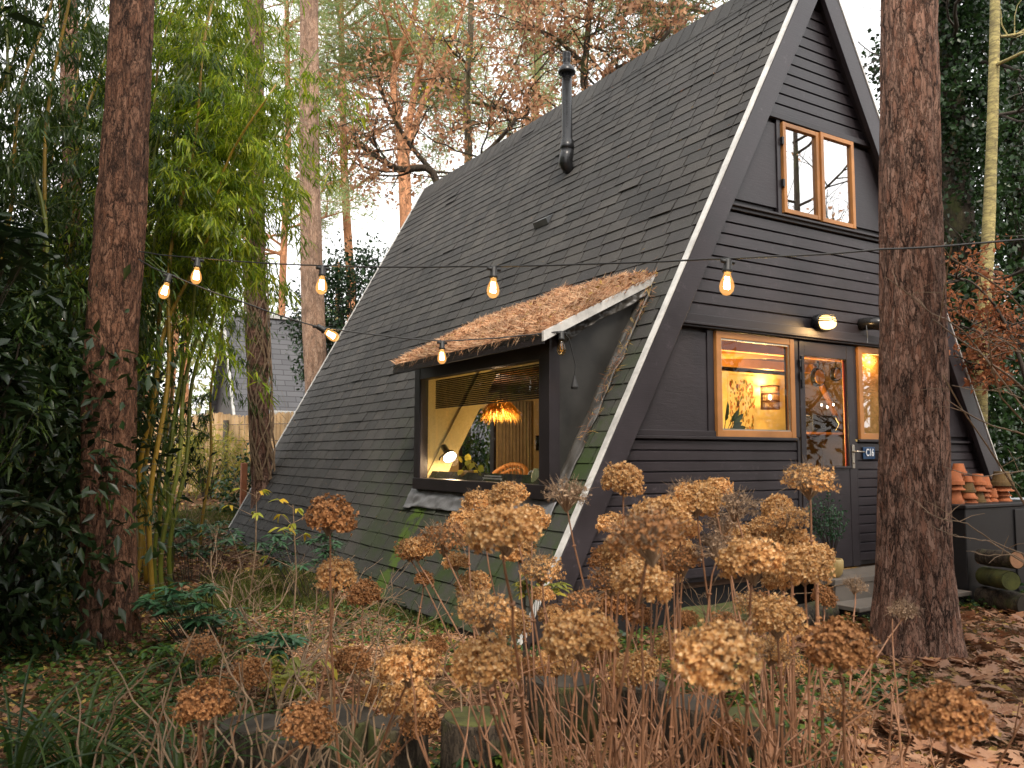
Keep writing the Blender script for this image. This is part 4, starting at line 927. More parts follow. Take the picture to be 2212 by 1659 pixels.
# behind the door: shelf, microwave, pans on the sloping right wall
pans = thing('frying_pan', 'larger black frying pan with bright ridged base hanging behind the door glass', 'pan', pw_(*zx(1085, 540), 6.3), 'pans hanging behind the door')
def pan(par, c, r):
    Rm = Matrix.Rotation(R(90), 3, 'X') 
    b = MB(); b.lathe([(r, 0), (r * 1.12, -.03), (r * 1.15, -.03), (r * 1.02, .01)], c, 30, Rm); b.tube([c + Vector((0, .01, r)), c + Vector((0, .01, r * 2.2))], .011, 8); b.build('pan_body', 'metal_black', par)
    b = MB(); b.lathe([(r * .9, .012), (r * .85, .016)] + [(r * .85 * (1 - k_ / 12), .016 + (.0025 if k_ % 2 else 0)) for k_ in range(1, 12)], c, 30, Rm); b.build('pan_base', 'brass', par, True)
pan(pans, pw_(*zx(1085, 540), 6.3), .10); ps2 = thing('frying_pan', 'smaller frying pan with round brass coloured base next to the larger one', 'pan', pw_(*zx(1238, 515), 6.3), 'pans hanging behind the door'); pan(ps2, pw_(*zx(1238, 515), 6.3), .075)
q1, q2 = pw_(*zx(990, 860), 6.45), pw_(*zx(1235, 1030), 6.45)
kc = thing('kitchen_shelf', 'wooden kitchen shelf unit seen through the door glass', 'shelf', (q1.x, 6.5, .36)); b = MB(); b.bb(q1.x - .05, q2.x + .25, 6.4, 6.75, q2.z - .01, q2.z + .015); b.build('shelf_board', 'honey', kc)
b = MB(); b.bb(q1.x - .05, q2.x + .25, 6.4, 6.75, .98, 1.01); b.bb(q1.x - .03, q2.x + .2, 6.45, 6.74, .37, .975); b.build('cupboard', 'floorb', kc)
mw = thing('microwave', 'black microwave oven with curved handle on the kitchen shelf', 'microwave', (q1.x, 6.5, q2.z)); b = MB(); b.bb(q1.x + .05, q2.x, 6.42, 6.72, q2.z + .017, q1.z - .005); b.build('body', 'metal_black', mw, bevel=.008)
b = MB(); b.tube([Vector((q2.x - .06, 6.41, q2.z + .04)), Vector((q2.x - .035, 6.38, (q1.z + q2.z) / 2)), Vector((q2.x - .06, 6.41, q1.z - .03))], .008, 8); b.build('handle', 'steel', mw)
b = MB(); t1, t2 = pw_(*zx(1120, 640), 6.6), pw_(*zx(1300, 1000), 6.6); b.tube([t1 + (t1 - t2) * .7, t2 + (t2 - t1) * .3], .035, 8); b.build('timber_brace', 'honey', cab)
fb = thing('indoor_bulb_string', 'string of four small warm bulbs hanging inside behind the door glass', 'string lights', pw_(*zx(1107, 768), 6.5))
pts = [pw_(*zx(*q), 6.5) for q in ((1050, 740), (1107, 768), (1157, 785), (1210, 765), (1284, 692), (1300, 560))]; b = MB(); b.tube(pts, .003, 5); b.build('cable', 'rubber', fb)
for q in pts[1:5]:
    b = MB(); b.lathe([(.003, 0), (.010, -.012), (.011, -.022), (.003, -.034)], q, 10); b.build('bulb', 'lamp_white', fb, True)
ilight(pw_(*zx(1157, 700), 6.1), 2, (1, .5, .18), .05)
b = MB(); b.bb(7.13, 8.02, 5.24, 5.245, 1.5, 2.46); wb = b.build('window_blind', basic('amber_cloth', (.75, .42, .12), .8, .15, 4)); tag(wb, 'amber cloth blind glowing behind the window right of the door', 'blind')
ilight(Vector((7.55, 5.19, 2.36)), 3.2, (1, .55, .16), .05)  # added light between pane and blind, no lamp stands there
# dormer window contents
SZ = 1.141
def dx(x, y, a=3.95): return at_a((1540 + x / 2.765) / 1.736, (1280 + y / 2.765) / 1.736, a)
c = dx(285, 1430, 3.85); c.z = SZ; dl = thing('desk_lamp', 'black gooseneck desk lamp shining on the dormer window sill', 'desk lamp', c)
b = MB(); b.lathe([(.055, 0), (.055, .012), (.01, .018)], c, 20); b.build('lamp_foot', 'metal_black', dl)
n1, n2, n3 = dx(290, 1250, 3.85), dx(330, 1180, 3.85), dx(365, 1160, 3.85); b = MB(); b.tube([c + Vector((0, 0, .01)), n1, n1.lerp(n2, .5) + Vector((0, .01, .01)), n2, n3], .008, 8); b.build('lamp_neck', 'metal_black', dl, True)
h1, h2 = dx(360, 1120, 3.85), dx(425, 1235, 3.85); ax = (h2 - h1).normalized(); Q = ax.to_track_quat('Z', 'Y').to_matrix()
b = MB(); b.lathe([(.03, -.05), (.032, .03), (.035, .05), (.07, .10), (.078, .13), (.074, .13), (.03, .05)], h1, 22, Q); b.build('lamp_shade', 'metal_black', dl, True)
b = MB(); b.lathe([(.012, .07), (.066, .118), (.068, .126), (.01, .134)], h1, 20, Q); b.build('bulb', 'lamp_white', dl, True); ilight(h1 + ax * .19, 9, (1, .7, .4), .05)
c = dx(600, 1440, 3.82); c.z = SZ; bp = thing('basket_plant', 'round leaved green plant in a woven basket beside the desk lamp', 'house plant', c)
b = MB(); b.lathe([(.062, 0), (.075, .05), (.082, .105), (.076, .105)], c, 24); b.build('basket', basic('basket', (.42, .27, .12), .8, .3, 30, .8, .004, stretch=(1, 1, 3)), bp, True)
b = MB(); P = []; 
for tx, ty in ((510, 1190), (560, 1185), (630, 1250), (660, 1260), (700, 1290), (730, 1370), (480, 1410), (600, 1230), (540, 1330), (690, 1330)):
    t_ = dx(tx, ty, 3.78 + rnd.uniform(-.04, .08)); b.tube([c + Vector((0, 0, .1)), (c + Vector((0, 0, .12))).lerp(t_, .5) + Vector((0, 0, .05)), t_], .003, 5); P.append(t_)
P = np.array(P); b.leaves(P, rdir(len(P)) * .6 + [0, 0, -.7], np.tile([-1, -.3, .5], (len(P), 1)), .075, .075, .05, .1, True); b.build('foliage', 'dwarf_leaf', bp)
c = dx(900, 1450, 3.80); bk = thing('book_stack', 'pile of pale books lying on the dormer sill', 'books', (c.x, c.y, SZ))
for i, (wd, hh) in enumerate(((.36, .028), (.33, .022), (.28, .012))): b = MB(); b.box((c.x + .04, c.y, SZ + .001 + .015 + i * .026), (.2, wd, hh), rnd.uniform(-.05, .05)); b.build('book', 'white_trim', bk, bevel=.002)
c = dx(1330, 1470, 3.80); c.z = SZ; jg = thing('jug', 'pale green mottled jug with ring handle at the right end of the sill', 'jug', c)
b = MB(); b.lathe([(.05, 0), (.066, .03), (.062, .1), (.045, .13), (.05, .145), (.045, .145)], c, 22); b.build('jug_body', basic('jug_green', (.42, .46, .24), .35, .4, 14), jg, True)
b = MB(); b.tube([c + Vector((0, .105 + .042 * math.cos(t), .07 + .045 * math.sin(t))) for t in [2 * math.pi * k_ / 18 for k_ in range(19)]], .015, 8); b.build('jug_handle', 'white_trim', jg, True)
c = dx(1000, 1400, 4.35); ch = thing('wicker_chair', 'honey coloured wicker armchair with curved back behind the dormer sill', 'chair', (c.x, c.y, .36))
b = MB()
for s_, r_ in ((1, .022), (.62, .015)): b.tube([c + Vector((.1 * math.sin(t), -.32 * s_ * math.cos(t), -.02 + .14 * s_ * math.sin(t))) for t in [math.pi * k_ / 16 for k_ in range(17)]], r_, 8)
for k_ in range(9): y_ = -.28 + .07 * k_; b.tube([c + Vector((.1, y_, -.5)), c + Vector((.06, y_, .12 * math.sqrt(max(0, 1 - (y_ / .33) ** 2)))) ], .006, 5)
b.build('chair_back', 'honey', ch); b = MB(); b.lathe([(.28, 0), (.3, .05), (.28, .08)], c + Vector((.3, 0, -.55)), 20); b.build('seat', 'honey', ch)
b = MB()
for s1_ in (-1, 1):
    for s2_ in (0, .5): b.tube([c + Vector((.08 + s2_, s1_ * .22, -.5)), Vector((c.x + .06 + s2_, c.y + s1_ * .24, .362))], .016, 8)
b.build('chair_frame', 'honey', ch)
c = dx(930, 640, 5.2); pd = thing('raffia_pendant_lamp', 'orange raffia fringe pendant lamp glowing behind the dormer glass', 'pendant lamp', c)
rg = np.random.default_rng(6); k = 900; a = rg.uniform(0, 6.28, k); P = np.stack([c.x + .10 * np.cos(a), c.y + .10 * np.sin(a), c.z + rg.uniform(0, .05, k)], 1)
b = MB(); D = np.stack([np.cos(a) * rg.uniform(.2, .9, k), np.sin(a) * rg.uniform(.2, .9, k), -np.ones(k)], 1); b.leaves(P, D, rdir(k, rg), rg.uniform(.14, .3, k), .008, 0, .15); b.build('raffia_fringe', leafm('raffia', [(.80, .50, .12), (.88, .62, .2), (.70, .42, .08)], .5), pd)
b = MB(); b.tube([c + Vector((0, 0, .04)), Vector((c.x, c.y, 2.49))], .005, 6); b.build('flex', 'rubber', pd)
b = MB(); b.lathe([(.01, .02), (.035, -.01), (.035, -.05), (.01, -.08)], c, 14); b.build('bulb', 'lamp_glow', pd, True)
ilight(c - Vector((0, 0, .14)), 17, (1, .6, .26), .06)
ilight(Vector((6.2, 10.6, 2.1)), 34, (1, .66, .38), .1)  # added fill light for the back room, without a fixture
b = MB(); cu0, cu1 = 7.42, 8.1
pts = [(cu0 + (cu1 - cu0) * t, 12.40 + .035 * math.sin(t * 60)) for t in [k_ / 80 for k_ in range(81)]]
b.v = [(x, y, z) for x, y in pts for z in (.4, 2.35)]; b.f = [(2 * i, 2 * i + 2, 2 * i + 3, 2 * i + 1) for i in range(80)]
o_ = b.build('curtain', basic('curtain', (.40, .33, .20), .9, .2, 8), None, True); tag(o_, 'pale gathered curtain beside the far window inside the cabin', 'curtain'); md = o_.modifiers.new('s', 'SOLIDIFY'); md.thickness = .004
q1, q2 = dx(1300, 980, 1), dx(1300, 980, 1)
t1 = at_b((1540 + 1300 / 2.765) / 1.736, (1280 + 975 / 2.765) / 1.736, 12.48); b = MB(); b.bb(t1.x, t1.x + .22, 12.455, 12.495, t1.z - .27, t1.z); pf = b.build('picture_frame', 'metal_black'); tag(pf, 'small dark picture frame on the pink wall right of the curtain', 'picture')
# rolled bamboo blind at the top of the dormer window
b = MB()
for k_ in range(16): b.tube([Vector((3.72, D0 + .3, 2.13 - k_ * .018)), Vector((3.72, D1 - .25, 2.13 - k_ * .018))], .008, 5)
o_ = b.build('roller_blind', 'oak_bark'); tag(o_, 'half raised split bamboo blind inside the dormer window', 'blind')

# ------------------------------------------------------------------ hydrangea heads
def head_mesh(seed, R_=.10, flat=.78, nf=300, ps=(.011, .017), full=1.0):
    rg = np.random.default_rng(seed); b = MB()
    d = rdir(nf * 2, rg); d = d[d[:, 2] > -.55][:nf]; k = len(d)
    lump = np.array([1 + .26 * noise.noise(Vector(tuple(q * 2.3)) + Vector((seed, 0, 0))) + .10 * noise.noise(Vector(tuple(q * 5)) + Vector((seed, 3, 0))) for q in d])
    C = d * (R_ * lump * rg.uniform(.70, 1.09, k))[:, None] * np.array([1, 1, flat])
    ax = d + rg.normal(size=(k, 3)) * .35 + np.array([0, 0, .15]); ax /= np.linalg.norm(ax, axis=1, keepdims=True)
    t = np.cross(ax, rg.normal(size=(k, 3))); t /= np.linalg.norm(t, axis=1, keepdims=True); s_ = np.cross(ax, t)
    for j in range(4):
        a = j * math.pi / 2; D = t * math.cos(a) + s_ * math.sin(a) + ax * rg.uniform(-.1, .9, (k, 1))
        ok = rg.random(k) < full; L = rg.uniform(*ps, k) * 1.25
        b.leaves(C[ok], D[ok], ax[ok] + rg.normal(size=(ok.sum(), 3)) * .2, L[ok], L[ok] * .95, rg.uniform(-.1, .35), -.15)
    return b
def umbel_mesh(seed, R_=.10, flat=.78, k=34):
    rg = np.random.default_rng(seed); b = MB(); d = rdir(k * 2, rg); d = d[d[:, 2] > -.3][:k]
    for q in d:
        e = Vector(tuple(q * R_ * .92 * np.array([1, 1, flat]))); m = e * .5 + Vector((0, 0, -R_ * .12)) + Vector(rg.normal(size=3) * .006)
        b.tube([Vector((0, 0, -R_ * .75)), m, e], [.0022, .0015, .0009], 4, False)
        for _ in range(3):
            e2 = e + Vector(rg.normal(size=3) * .02); b.tube([m.lerp(e, .5), e2], [.0012, .0007], 3, False)
    return b
heads = [(head_mesh(s, .10, fl, 760, (.007, .0115), full=.97).mesh('flower_head', mt), umbel_mesh(s).mesh('umbel', 'twig')) for s, fl, mt in
         ((1, .74, 'petal'), (2, .84, 'petal'), (3, .7, 'petal'), (4, .78, 'petal'), (5, .84, 'petal_dark'), (6, .72, 'petal_dark'))]
half = [(head_mesh(s, .10, .62, 420, (.007, .011), .6).mesh('flower_head', mt), umbel_mesh(s, .11, .7, 60).mesh('umbel', 'twig')) for s, mt in ((21, 'petal'), (22, 'petal_dark'), (23, 'petal_grey'))]
wiry = [(head_mesh(s, .10, .6, 130, (.008, .012), .5).mesh('flower_head', 'petal_grey'), umbel_mesh(s, .11, .7, 70).mesh('umbel', 'petal_grey')) for s in (11, 12)]
HB = {}
def bush(key, label, lat, d):
    p = cf(lat, d); p.z = gh(p.x, p.y); HB[key] = (thing('hydrangea_bush', label, 'shrub', p, 'dried hydrangea bushes in the front bed'), p)
bush('c', 'largest dried hydrangea bush in front of the white barge board foot, many tan heads', .40, 3.0)
bush('l', 'sparser dried hydrangea bush left of the shingled roof corner with tall single stems', -.75, 3.3)
bush('k', 'low brown hydrangea bush in the shade below the left pine', -1.35, 3.2)
bush('r', 'dried hydrangea bush in front of the door and the dark right pine', 1.05, 3.2)
HL = [('l', 715, 1120, 115, 4), ('l', 725, 1245, 92, 1), ('l', 785, 1285, 78, 4), ('c', 900, 1188, 78, 0), ('c', 962, 1165, 112, 1), ('c', 1085, 1148, 168, 0), ('c', 1098, 1072, 88, 2), ('c', 1035, 1088, 80, 3),
      ('c', 1225, 1068, 108, 6), ('c', 1346, 1040, 98, 1), ('c', 1398, 1160, 180, 2), ('c', 1385, 1262, 140, 3), ('c', 1422, 1118, 130, 0), ('r', 1505, 1085, 108, 1), ('r', 1592, 1092, 105, 6), ('r', 1750, 1038, 118, 0),
      ('r', 1622, 1215, 150, 2), ('r', 1712, 1180, 110, 3), ('r', 1738, 1228, 118, 1), ('r', 1655, 1142, 78, 0), ('c', 1050, 1322, 142, 3), ('c', 1250, 1378, 165, 0), ('c', 1255, 1305, 98, 2), ('c', 1050, 1438, 152, 1),
      ('l', 882, 1440, 132, 0), ('l', 880, 1518, 118, 3), ('l', 848, 1600, 82, 4), ('c', 1370, 1450, 108, 2), ('r', 1552, 1420, 192, 3), ('r', 1678, 1340, 124, 1), ('r', 1810, 1400, 150, 4), ('r', 1822, 1532, 116, 5),
      ('r', 2048, 1545, 172, 5), ('r', 1950, 1318, 66, 7), ('k', 432, 1400, 92, 5), ('k', 545, 1455, 84, 4), ('l', 760, 1428, 84, 5), ('k', 440, 1525, 122, 4), ('k', 664, 1570, 122, 4), ('k', 350, 1545, 52, 5),
      ('r', 1570, 1588, 92, 5), ('c', 1022, 1268, 78, 1), ('c', 1172, 1285, 52, 3), ('l', 916, 1252, 44, 4), ('c', 1545, 1182, 104, 7), ('c', 1325, 1135, 72, 3), ('r', 1848, 1265, 56, 7), ('c', 1460, 1195, 90, 1),
      ('r', 1690, 1250, 90, 2), ('c', 1310, 1210, 70, 4), ('c', 1120, 1190, 80, 3), ('c', 1150, 1440, 60, 5), ('l', 800, 1500, 50, 5),
      ('c', 1010, 1130, 85, 0), ('c', 1150, 1120, 75, 2), ('c', 1470, 1140, 90, 2), ('r', 1560, 1130, 80, 6), ('r', 1600, 1160, 70, 3), ('r', 1680, 1100, 70, 1), ('r', 1765, 1200, 80, 0), ('c', 1350, 1200, 110, 1), ('c', 1440, 1240, 80, 2), ('c', 1480, 1060, 70, 6), ('r', 1545, 1060, 76, 0),
      ('c', 1330, 1310, 70, 4), ('r', 1480, 1340, 60, 5), ('c', 1190, 1330, 60, 3), ('c', 1110, 1350, 80, 1), ('l', 905, 1560, 90, 4), ('r', 1640, 1300, 60, 5), ('l', 940, 1400, 60, 4), ('c', 1300, 1400, 70, 5), ('r', 1780, 1290, 56, 4), ('k', 480, 1480, 60, 5), ('c', 985, 1215, 60, 3)]
rg = random.Random(77)
for k_ in range(26):
    px_, py_ = rg.gauss(1400, 270), rg.uniform(1120, 1500)
    if not (860 < px_ < 1830) or len(HL) > 92: continue
    HL.append(('c' if px_ < 1480 else 'r', px_, py_, rg.uniform(56, 100), rg.choice((10, 11, 12, 10, 0, 1, 3, 4))))
for k_ in (4, 10, 15, 20, 22, 31, 34): HL[k_] = HL[k_][:4] + (10 + k_ % 3 % 2,)
for i, (kb, px, py, wd, va) in enumerate(HL):
    par, base = HB[kb]; Sz = .17 if wd < 100 else .19
    Sz *= rg.uniform(.95, 1.05); d = min(3.9, Sz * 1790 / wd)
    if wd < 70: d = min(d, 3.9); Sz = wd * d / 1790
    p = at(px, py, d); sc = Sz / .2 * .87
    hm, umb = (half[va - 10] if va >= 10 else wiry[va - 6] if va >= 6 else heads[va])
    o_ = obj('flower_head', hm, par); o_.location = p; o_.rotation_euler = (rg.uniform(-.25, .25), rg.uniform(-.25, .25), rg.uniform(0, 6.28)); o_.scale = (sc, sc, sc)
    u_ = obj('umbel', umb, o_)
    # stem from the bush foot to the head
    g = base + Vector((rg.gauss(0, .16), rg.gauss(0, .12), 0)); lat = (p - g); g = g + Vector((lat.x, lat.y, 0)) * rg.uniform(.35, .75); g.z = gh(g.x, g.y) - .03
    q1 = g.lerp(p, .35) + Vector((rg.uniform(-.06, .06), rg.uniform(-.06, .06), 0)); q2 = g.lerp(p, .75) + Vector((rg.uniform(-.03, .03), rg.uniform(-.03, .03), .02))
    b = MB(); pts = []
    for k_ in range(13):
        t = k_ / 12; a1, a2, a3 = g.lerp(q1, t), q1.lerp(q2, t), q2.lerp(p - Vector((0, 0, .06 * sc)), t); b1, b2 = a1.lerp(a2, t), a2.lerp(a3, t); pts.append(b1.lerp(b2, t) + Vector((rg.uniform(-.003, .003), rg.uniform(-.003, .003), 0)))
    b.tube(pts, [.0062 - .0030 * k_ / 12 for k_ in range(13)], 6)
    for k_ in (4, 7, 10): b.tube([pts[k_] - (pts[k_ + 1] - pts[k_]) * .04, pts[k_] + (pts[k_ + 1] - pts[k_]) * .04], .0085, 6)
    b.build('stem', 'stalk', par, True)
for kb, cnt, mats_ in (('c', 90, 1), ('r', 80, 1), ('l', 46, 1), ('k', 20, 1)):       # bare headless canes in the thicket
    par, base = HB[kb]; b = MB()
    for _ in range(cnt):
        g = base + Vector((rg.gauss(0, .30), rg.gauss(0, .18), 0)); g.z = gh(g.x, g.y) - .03; hh = rg.uniform(.25, .95); ln = Vector((rg.gauss(0, .24), rg.gauss(0, .22), 0)) * hh * 1.2
        pts = [g + ln * (t ** rg.uniform(.7, 1.4)) + Vector((rg.uniform(-.012, .012), rg.uniform(-.012, .012), hh * t * (1 - .15 * t))) for t in [k_ / 7 for k_ in range(8)]]
        b.tube(pts, [.0055 - .003 * k_ / 7 for k_ in range(8)], 5)
        if rg.random() < .5:
            q = pts[rg.randint(3, 6)]; b.tube([q, q + Vector((rg.gauss(0, .07), rg.gauss(0, .07), rg.uniform(.04, .16)))], [.003, .0015], 4)
    tag(b.build('bare_stems', 'twig' if kb in 'kl' else 'stalk', par), kind='stuff')

# ------------------------------------------------------------------ trees
def trunk_mesh(pts, rads, seg, zstep, amp, sc, seed, flare=0.0):
    """bark with real furrows: plates stretched along the trunk"""
    P_ = []; Rr = []
    for i in range(len(pts) - 1):
        a, c = Vector(pts[i]), Vector(pts[i + 1]); n_ = max(2, int((c - a).length / zstep))
        for k_ in range(n_): t = k_ / n_; P_.append(a.lerp(c, t)); Rr.append(rads[i] * (1 - t) + rads[i + 1] * t)
    P_.append(Vector(pts[-1])); Rr.append(rads[-1])
    for _ in range(3 * int(.5 / zstep)):
        P_ = [P_[0]] + [(P_[i - 1] + P_[i] * 2 + P_[i + 1]) / 4 for i in range(1, len(P_) - 1)] + [P_[-1]]
    vs = []; z0 = P_[0].z
    for p, r in zip(P_, Rr):
        for j in range(seg):
            a = 2 * math.pi * j / seg; ca, sa = math.cos(a), math.sin(a); z = p.z
            q = Vector((ca * sc, sa * sc, z * sc * .30 + seed)); q += noise.noise_vector(Vector((ca * 1.5, sa * 1.5, z * 1.3 + seed))) * .6
            dd = noise.voronoi(q)[0]; ed = min(1, (dd[1] - dd[0]) * 3.0)
            f = amp * (ed ** .6 - .6) + amp * .5 * noise.noise(q * 3.1) + r * .05 * noise.noise(Vector((ca, sa, z * .7 + seed)))
            fl = 1 + flare * math.exp(-(z - z0) / .28) * (1 + .35 * math.sin(a * 5 + seed))
            vs.append((p.x + (r * fl + f) * ca, p.y + (r * fl + f) * sa, z))
    b = MB(); b.v = vs; k = len(P_)
    b.f = [(i * seg + j, i * seg + (j + 1) % seg, (i + 1) * seg + (j + 1) % seg, (i + 1) * seg + j) for i in range(k - 1) for j in range(seg)]
    return b
def grow(rg, p, d, L, r, lv, out, tips, up=.1, wig=.3, nb=(3, 5), spread=.9, lr=.62, minr=.004):
    n_ = 6 if lv > 1 else 4; pts = [p.copy()]; dd = d.normalized(); q = p.copy()
    for i in range(n_):
        dd = (dd + Vector((rg.gauss(0, wig), rg.gauss(0, wig), rg.gauss(0, wig) + up)) * .5).normalized(); q = q + dd * (L / n_); pts.append(q.copy())
    out.append((pts, [max(minr, r * (1 - .6 * i / n_)) for i in range(n_ + 1)], lv))
    if lv <= 0:
        for i in range(1, n_ + 1): tips.append((pts[i].copy(), dd.copy()))
        return
    for k_ in range(rg.randint(*nb)):
        t = rg.uniform(.3, 1.0); i = min(n_ - 1, int(t * n_)); st_ = pts[i].lerp(pts[i + 1], t * n_ - i)
        ax = dd.cross(Vector((rg.gauss(0, 1), rg.gauss(0, 1), rg.gauss(0, 1)))).normalized(); nd = (Matrix.Rotation(rg.uniform(.4, 1.1) * spread, 3, ax) @ dd)
        grow(rg, st_, nd, L * lr * rg.uniform(.7, 1.15), r * (1 - .6 * t) * .65, lv - 1, out, tips, up, wig, nb, spread, lr, minr)
def put_branches(b, out):
    for pts, rs, lv in out: b.tube(pts, rs, 8 if lv > 1 else (5 if lv == 1 else 3), False)
def tufts(b, tips, per, L, W, rg, gauss=.05, up=.3, spread=1.0):
    P = np.array([list(t[0]) for t in tips for _ in range(per)]) + rg.normal(size=(len(tips) * per, 3)) * gauss
    D = np.array([list(t[1]) for t in tips for _ in range(per)]) * .5 + rdir(len(P), rg) * spread + np.array([0, 0, up])
    b.leaves(P, D, rdir(len(P), rg), rg.uniform(L * .6, L * 1.2, len(P)), W, 0, 0)
def lf(b, tips, per, L, asp, rg, gauss=.08, down=0.0, six=False):
    P = np.array([list(t[0]) for t in tips for _ in range(per)]) + rg.normal(size=(len(tips) * per, 3)) * gauss
    D = rdir(len(P), rg) + np.array([0, 0, -down]); l = rg.uniform(L * .6, L * 1.3, len(P)); b.leaves(P, D, rdir(len(P), rg) + [0, 0, .8], l, l * asp, .2, .15, six)

def big_pine(label, pxs, d, bark, seed, r_at=None, group='pine trunks around the cabin', amp=.013, top=15, crown=True, flare=.35, seg=120, zs=.022):
    """pxs: (x left, x right, y) of the trunk outline down the photograph"""
    pts = []; rads = []
    for xl, xr, y in pxs:
        q = at((xl + xr) / 2, y, d); pts.append(q); rads.append((xr - xl) / 2 / 1790 * d / math.cos(PITCH) * .97)
    g = gh(pts[-1].x, pts[-1].y); base = Vector((pts[-1].x, pts[-1].y, g - .1))
    up = (pts[0] - pts[1]).normalized(); tp = pts[0] + up * max(.5, (top - pts[0].z))
    P_ = [base] + pts[::-1] + [tp]; Rr = [rads[-1]] + rads[::-1] + [rads[0] * .45]
    t_ = thing('pine_tree', label, 'tree', (base.x, base.y, g), group)
    vis = P_[:-1] + [pts[0].lerp(tp, .12)]; rr = Rr[:-1] + [rads[0] * .94]
    # fine bark where seen, coarse above
    trunk_mesh(vis, rr, seg, zs, amp, 3.6, seed, flare).build('trunk', bark, t_, True)
    b = MB(); b.tube([vis[-1] - up * .05, tp], [rr[-1] * .98, Rr[-1]], 16); b.build('upper_trunk', bark, t_, True)
    if crown:
        rg1 = random.Random(seed); out = []; tips = []
        for k_ in range(9):
            q = pts[0].lerp(tp, rg1.uniform(.45, 1)); a = rg1.uniform(0, 6.28)
            grow(rg1, q, Vector((math.cos(a), math.sin(a), .25)), rg1.uniform(1.6, 2.8), .06, 2, out, tips, .08, .3, (3, 4))
        b = MB(); put_branches(b, out); b.build('limbs', bark, t_, True)
        b = MB(); tufts(b, tips, 7, .26, .022, np.random.default_rng(int(seed * 10)), .1); b.build('crown', 'pine_green', t_)
    return t_
big_pine('thick rough barked pine trunk at right in front of the gable, crossed by the cable', [(1904, 2021, -60), (1903, 2027, 300), (1904, 2037, 650), (1903, 2045, 950), (1900, 2050, 1200), (1897, 2058, 1320)], 6.1, 'pine_bark', 3.3, seg=150, zs=.018, top=13)
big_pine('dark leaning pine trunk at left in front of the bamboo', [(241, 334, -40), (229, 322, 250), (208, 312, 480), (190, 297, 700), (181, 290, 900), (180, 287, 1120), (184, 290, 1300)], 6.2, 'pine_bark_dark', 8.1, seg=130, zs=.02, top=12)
big_pine('reddish pine wrapped in thin ivy stems behind the bulb cable, left of the pale pine', [(527, 570, -30), (529, 571, 300), (531, 572, 520), (533, 577, 720), (538, 580, 900), (545, 590, 1060)], 13, 'pine_bark', 5.7, top=16, seg=64, zs=.06, amp=.012)
big_pine('tall pale barked pine rising beside the far edge of the shingled roof', [(648, 688, -30), (646, 690, 300), (648, 695, 520), (652, 702, 700), (658, 706, 830), (662, 712, 960)], 15, 'pine_bark_pale', 2.2, top=18, seg=64, zs=.07, amp=.012)
big_pine('slim brown pine trunk half hidden in bamboo left of the dark pine', [(128, 166, -30), (134, 172, 250), (140, 178, 520), (146, 184, 800), (150, 190, 1100)], 9.5, 'pine_bark', 6.4, top=14, seg=48, zs=.06)
# thin ivy stems on the second pine
b = MB(); rg1 = random.Random(5); c0 = at(555, 700, 13)
for k_ in range(16):
    a0 = rg1.uniform(0, 6.28); pts = []; 
    for i in range(30):
        z = 1.0 + i * .12; a = a0 + math.sin(i * .35 + k_) * .9 + i * .03; y_ = 900 - (z - 2) * 137; cx_ = at(556 + (y_ - 700) * .04, y_, 13); r_ = .185
        pts.append(Vector((cx_.x + r_ * math.cos(a), cx_.y + r_ * math.sin(a), z)))
    b.tube(pts, .012, 4, False)
o_ = b.build('ivy_vine', 'twig'); tag(o_, 'web of leafless tan ivy stems climbing the reddish pine', 'vine')

def px_tree(name, label, cat_group, px_lines, d, bark, leafmat, seed, leaf=None, lvl=2, L=2.0, per=6, root_px=None, nb=(3, 4), up=.05, spread=.9, extra=()):
    """px_lines: limbs traced as [(x, y, r_px), ...]; branches grow from the limbs"""
    rg1 = random.Random(seed); rgn = np.random.default_rng(seed)
    lines = []
    for ln in px_lines:
        lines.append([(at(x, y, d + dd), r / 1790 * d) for x, y, r, dd in [(q + (0,))[:4] for q in ln]])
    bx = lines[0][0][0]; g = gh(bx.x, bx.y)
    t_ = thing(name, label, 'tree', (bx.x, bx.y, g), cat_group)
    b = MB(); b.tube([Vector((bx.x, bx.y, g - .1)), bx], [lines[0][0][1] * 1.15, lines[0][0][1]], 12)
    for ln in lines:
        P_ = [q for q, r in ln]; Rr = [r for q, r in ln]
        # smooth
        if len(P_) > 2:
            o2 = []; r2 = []
            for i in range(len(P_) - 1):
                for k_ in range(4):
                    t = k_ / 4; pm = P_[max(i - 1, 0)]; pn = P_[min(i + 2, len(P_) - 1)]; a_, c_ = P_[i], P_[i + 1]
                    o2.append(.5 * ((2 * a_) + (c_ - pm) * t + (2 * pm - 5 * a_ + 4 * c_ - pn) * t * t + (3 * a_ - pm - 3 * c_ + pn) * t ** 3)); r2.append(Rr[i] * (1 - t) + Rr[i + 1] * t)
            P_, Rr = o2 + [P_[-1]], r2 + [Rr[-1]]
        b.tube(P_, Rr, 10, True)
    b.build('trunk', bark, t_, True)
    out = []; tips = []
    for ln, cnt, t0 in extra:
        P_ = lines[ln]
        for k_ in range(cnt):
            t = rg1.uniform(t0, 1) * (len(P_) - 1); i = min(len(P_) - 2, int(t)); q = P_[i][0].lerp(P_[i + 1][0], t - i); r_ = max(.012, P_[i][1] * .4)
            a = rg1.uniform(0, 6.28); grow(rg1, q, Vector((math.cos(a), math.sin(a), rg1.uniform(-.1, .6))), L * rg1.uniform(.6, 1.2), min(r_, .05), lvl, out, tips, up, .35, nb, spread)
    b = MB(); put_branches(b, out); b.build('limbs', bark, t_, True)
    b = MB()
    if leaf[0] == 'needle': tufts(b, tips, per, leaf[1], leaf[2], rgn, leaf[3])
    else: lf(b, tips, per, leaf[1], leaf[2], rgn, leaf[3], leaf[4])
    b.build('crown', leafmat, t_)
    return t_
G_ = 'pines behind the cabin'
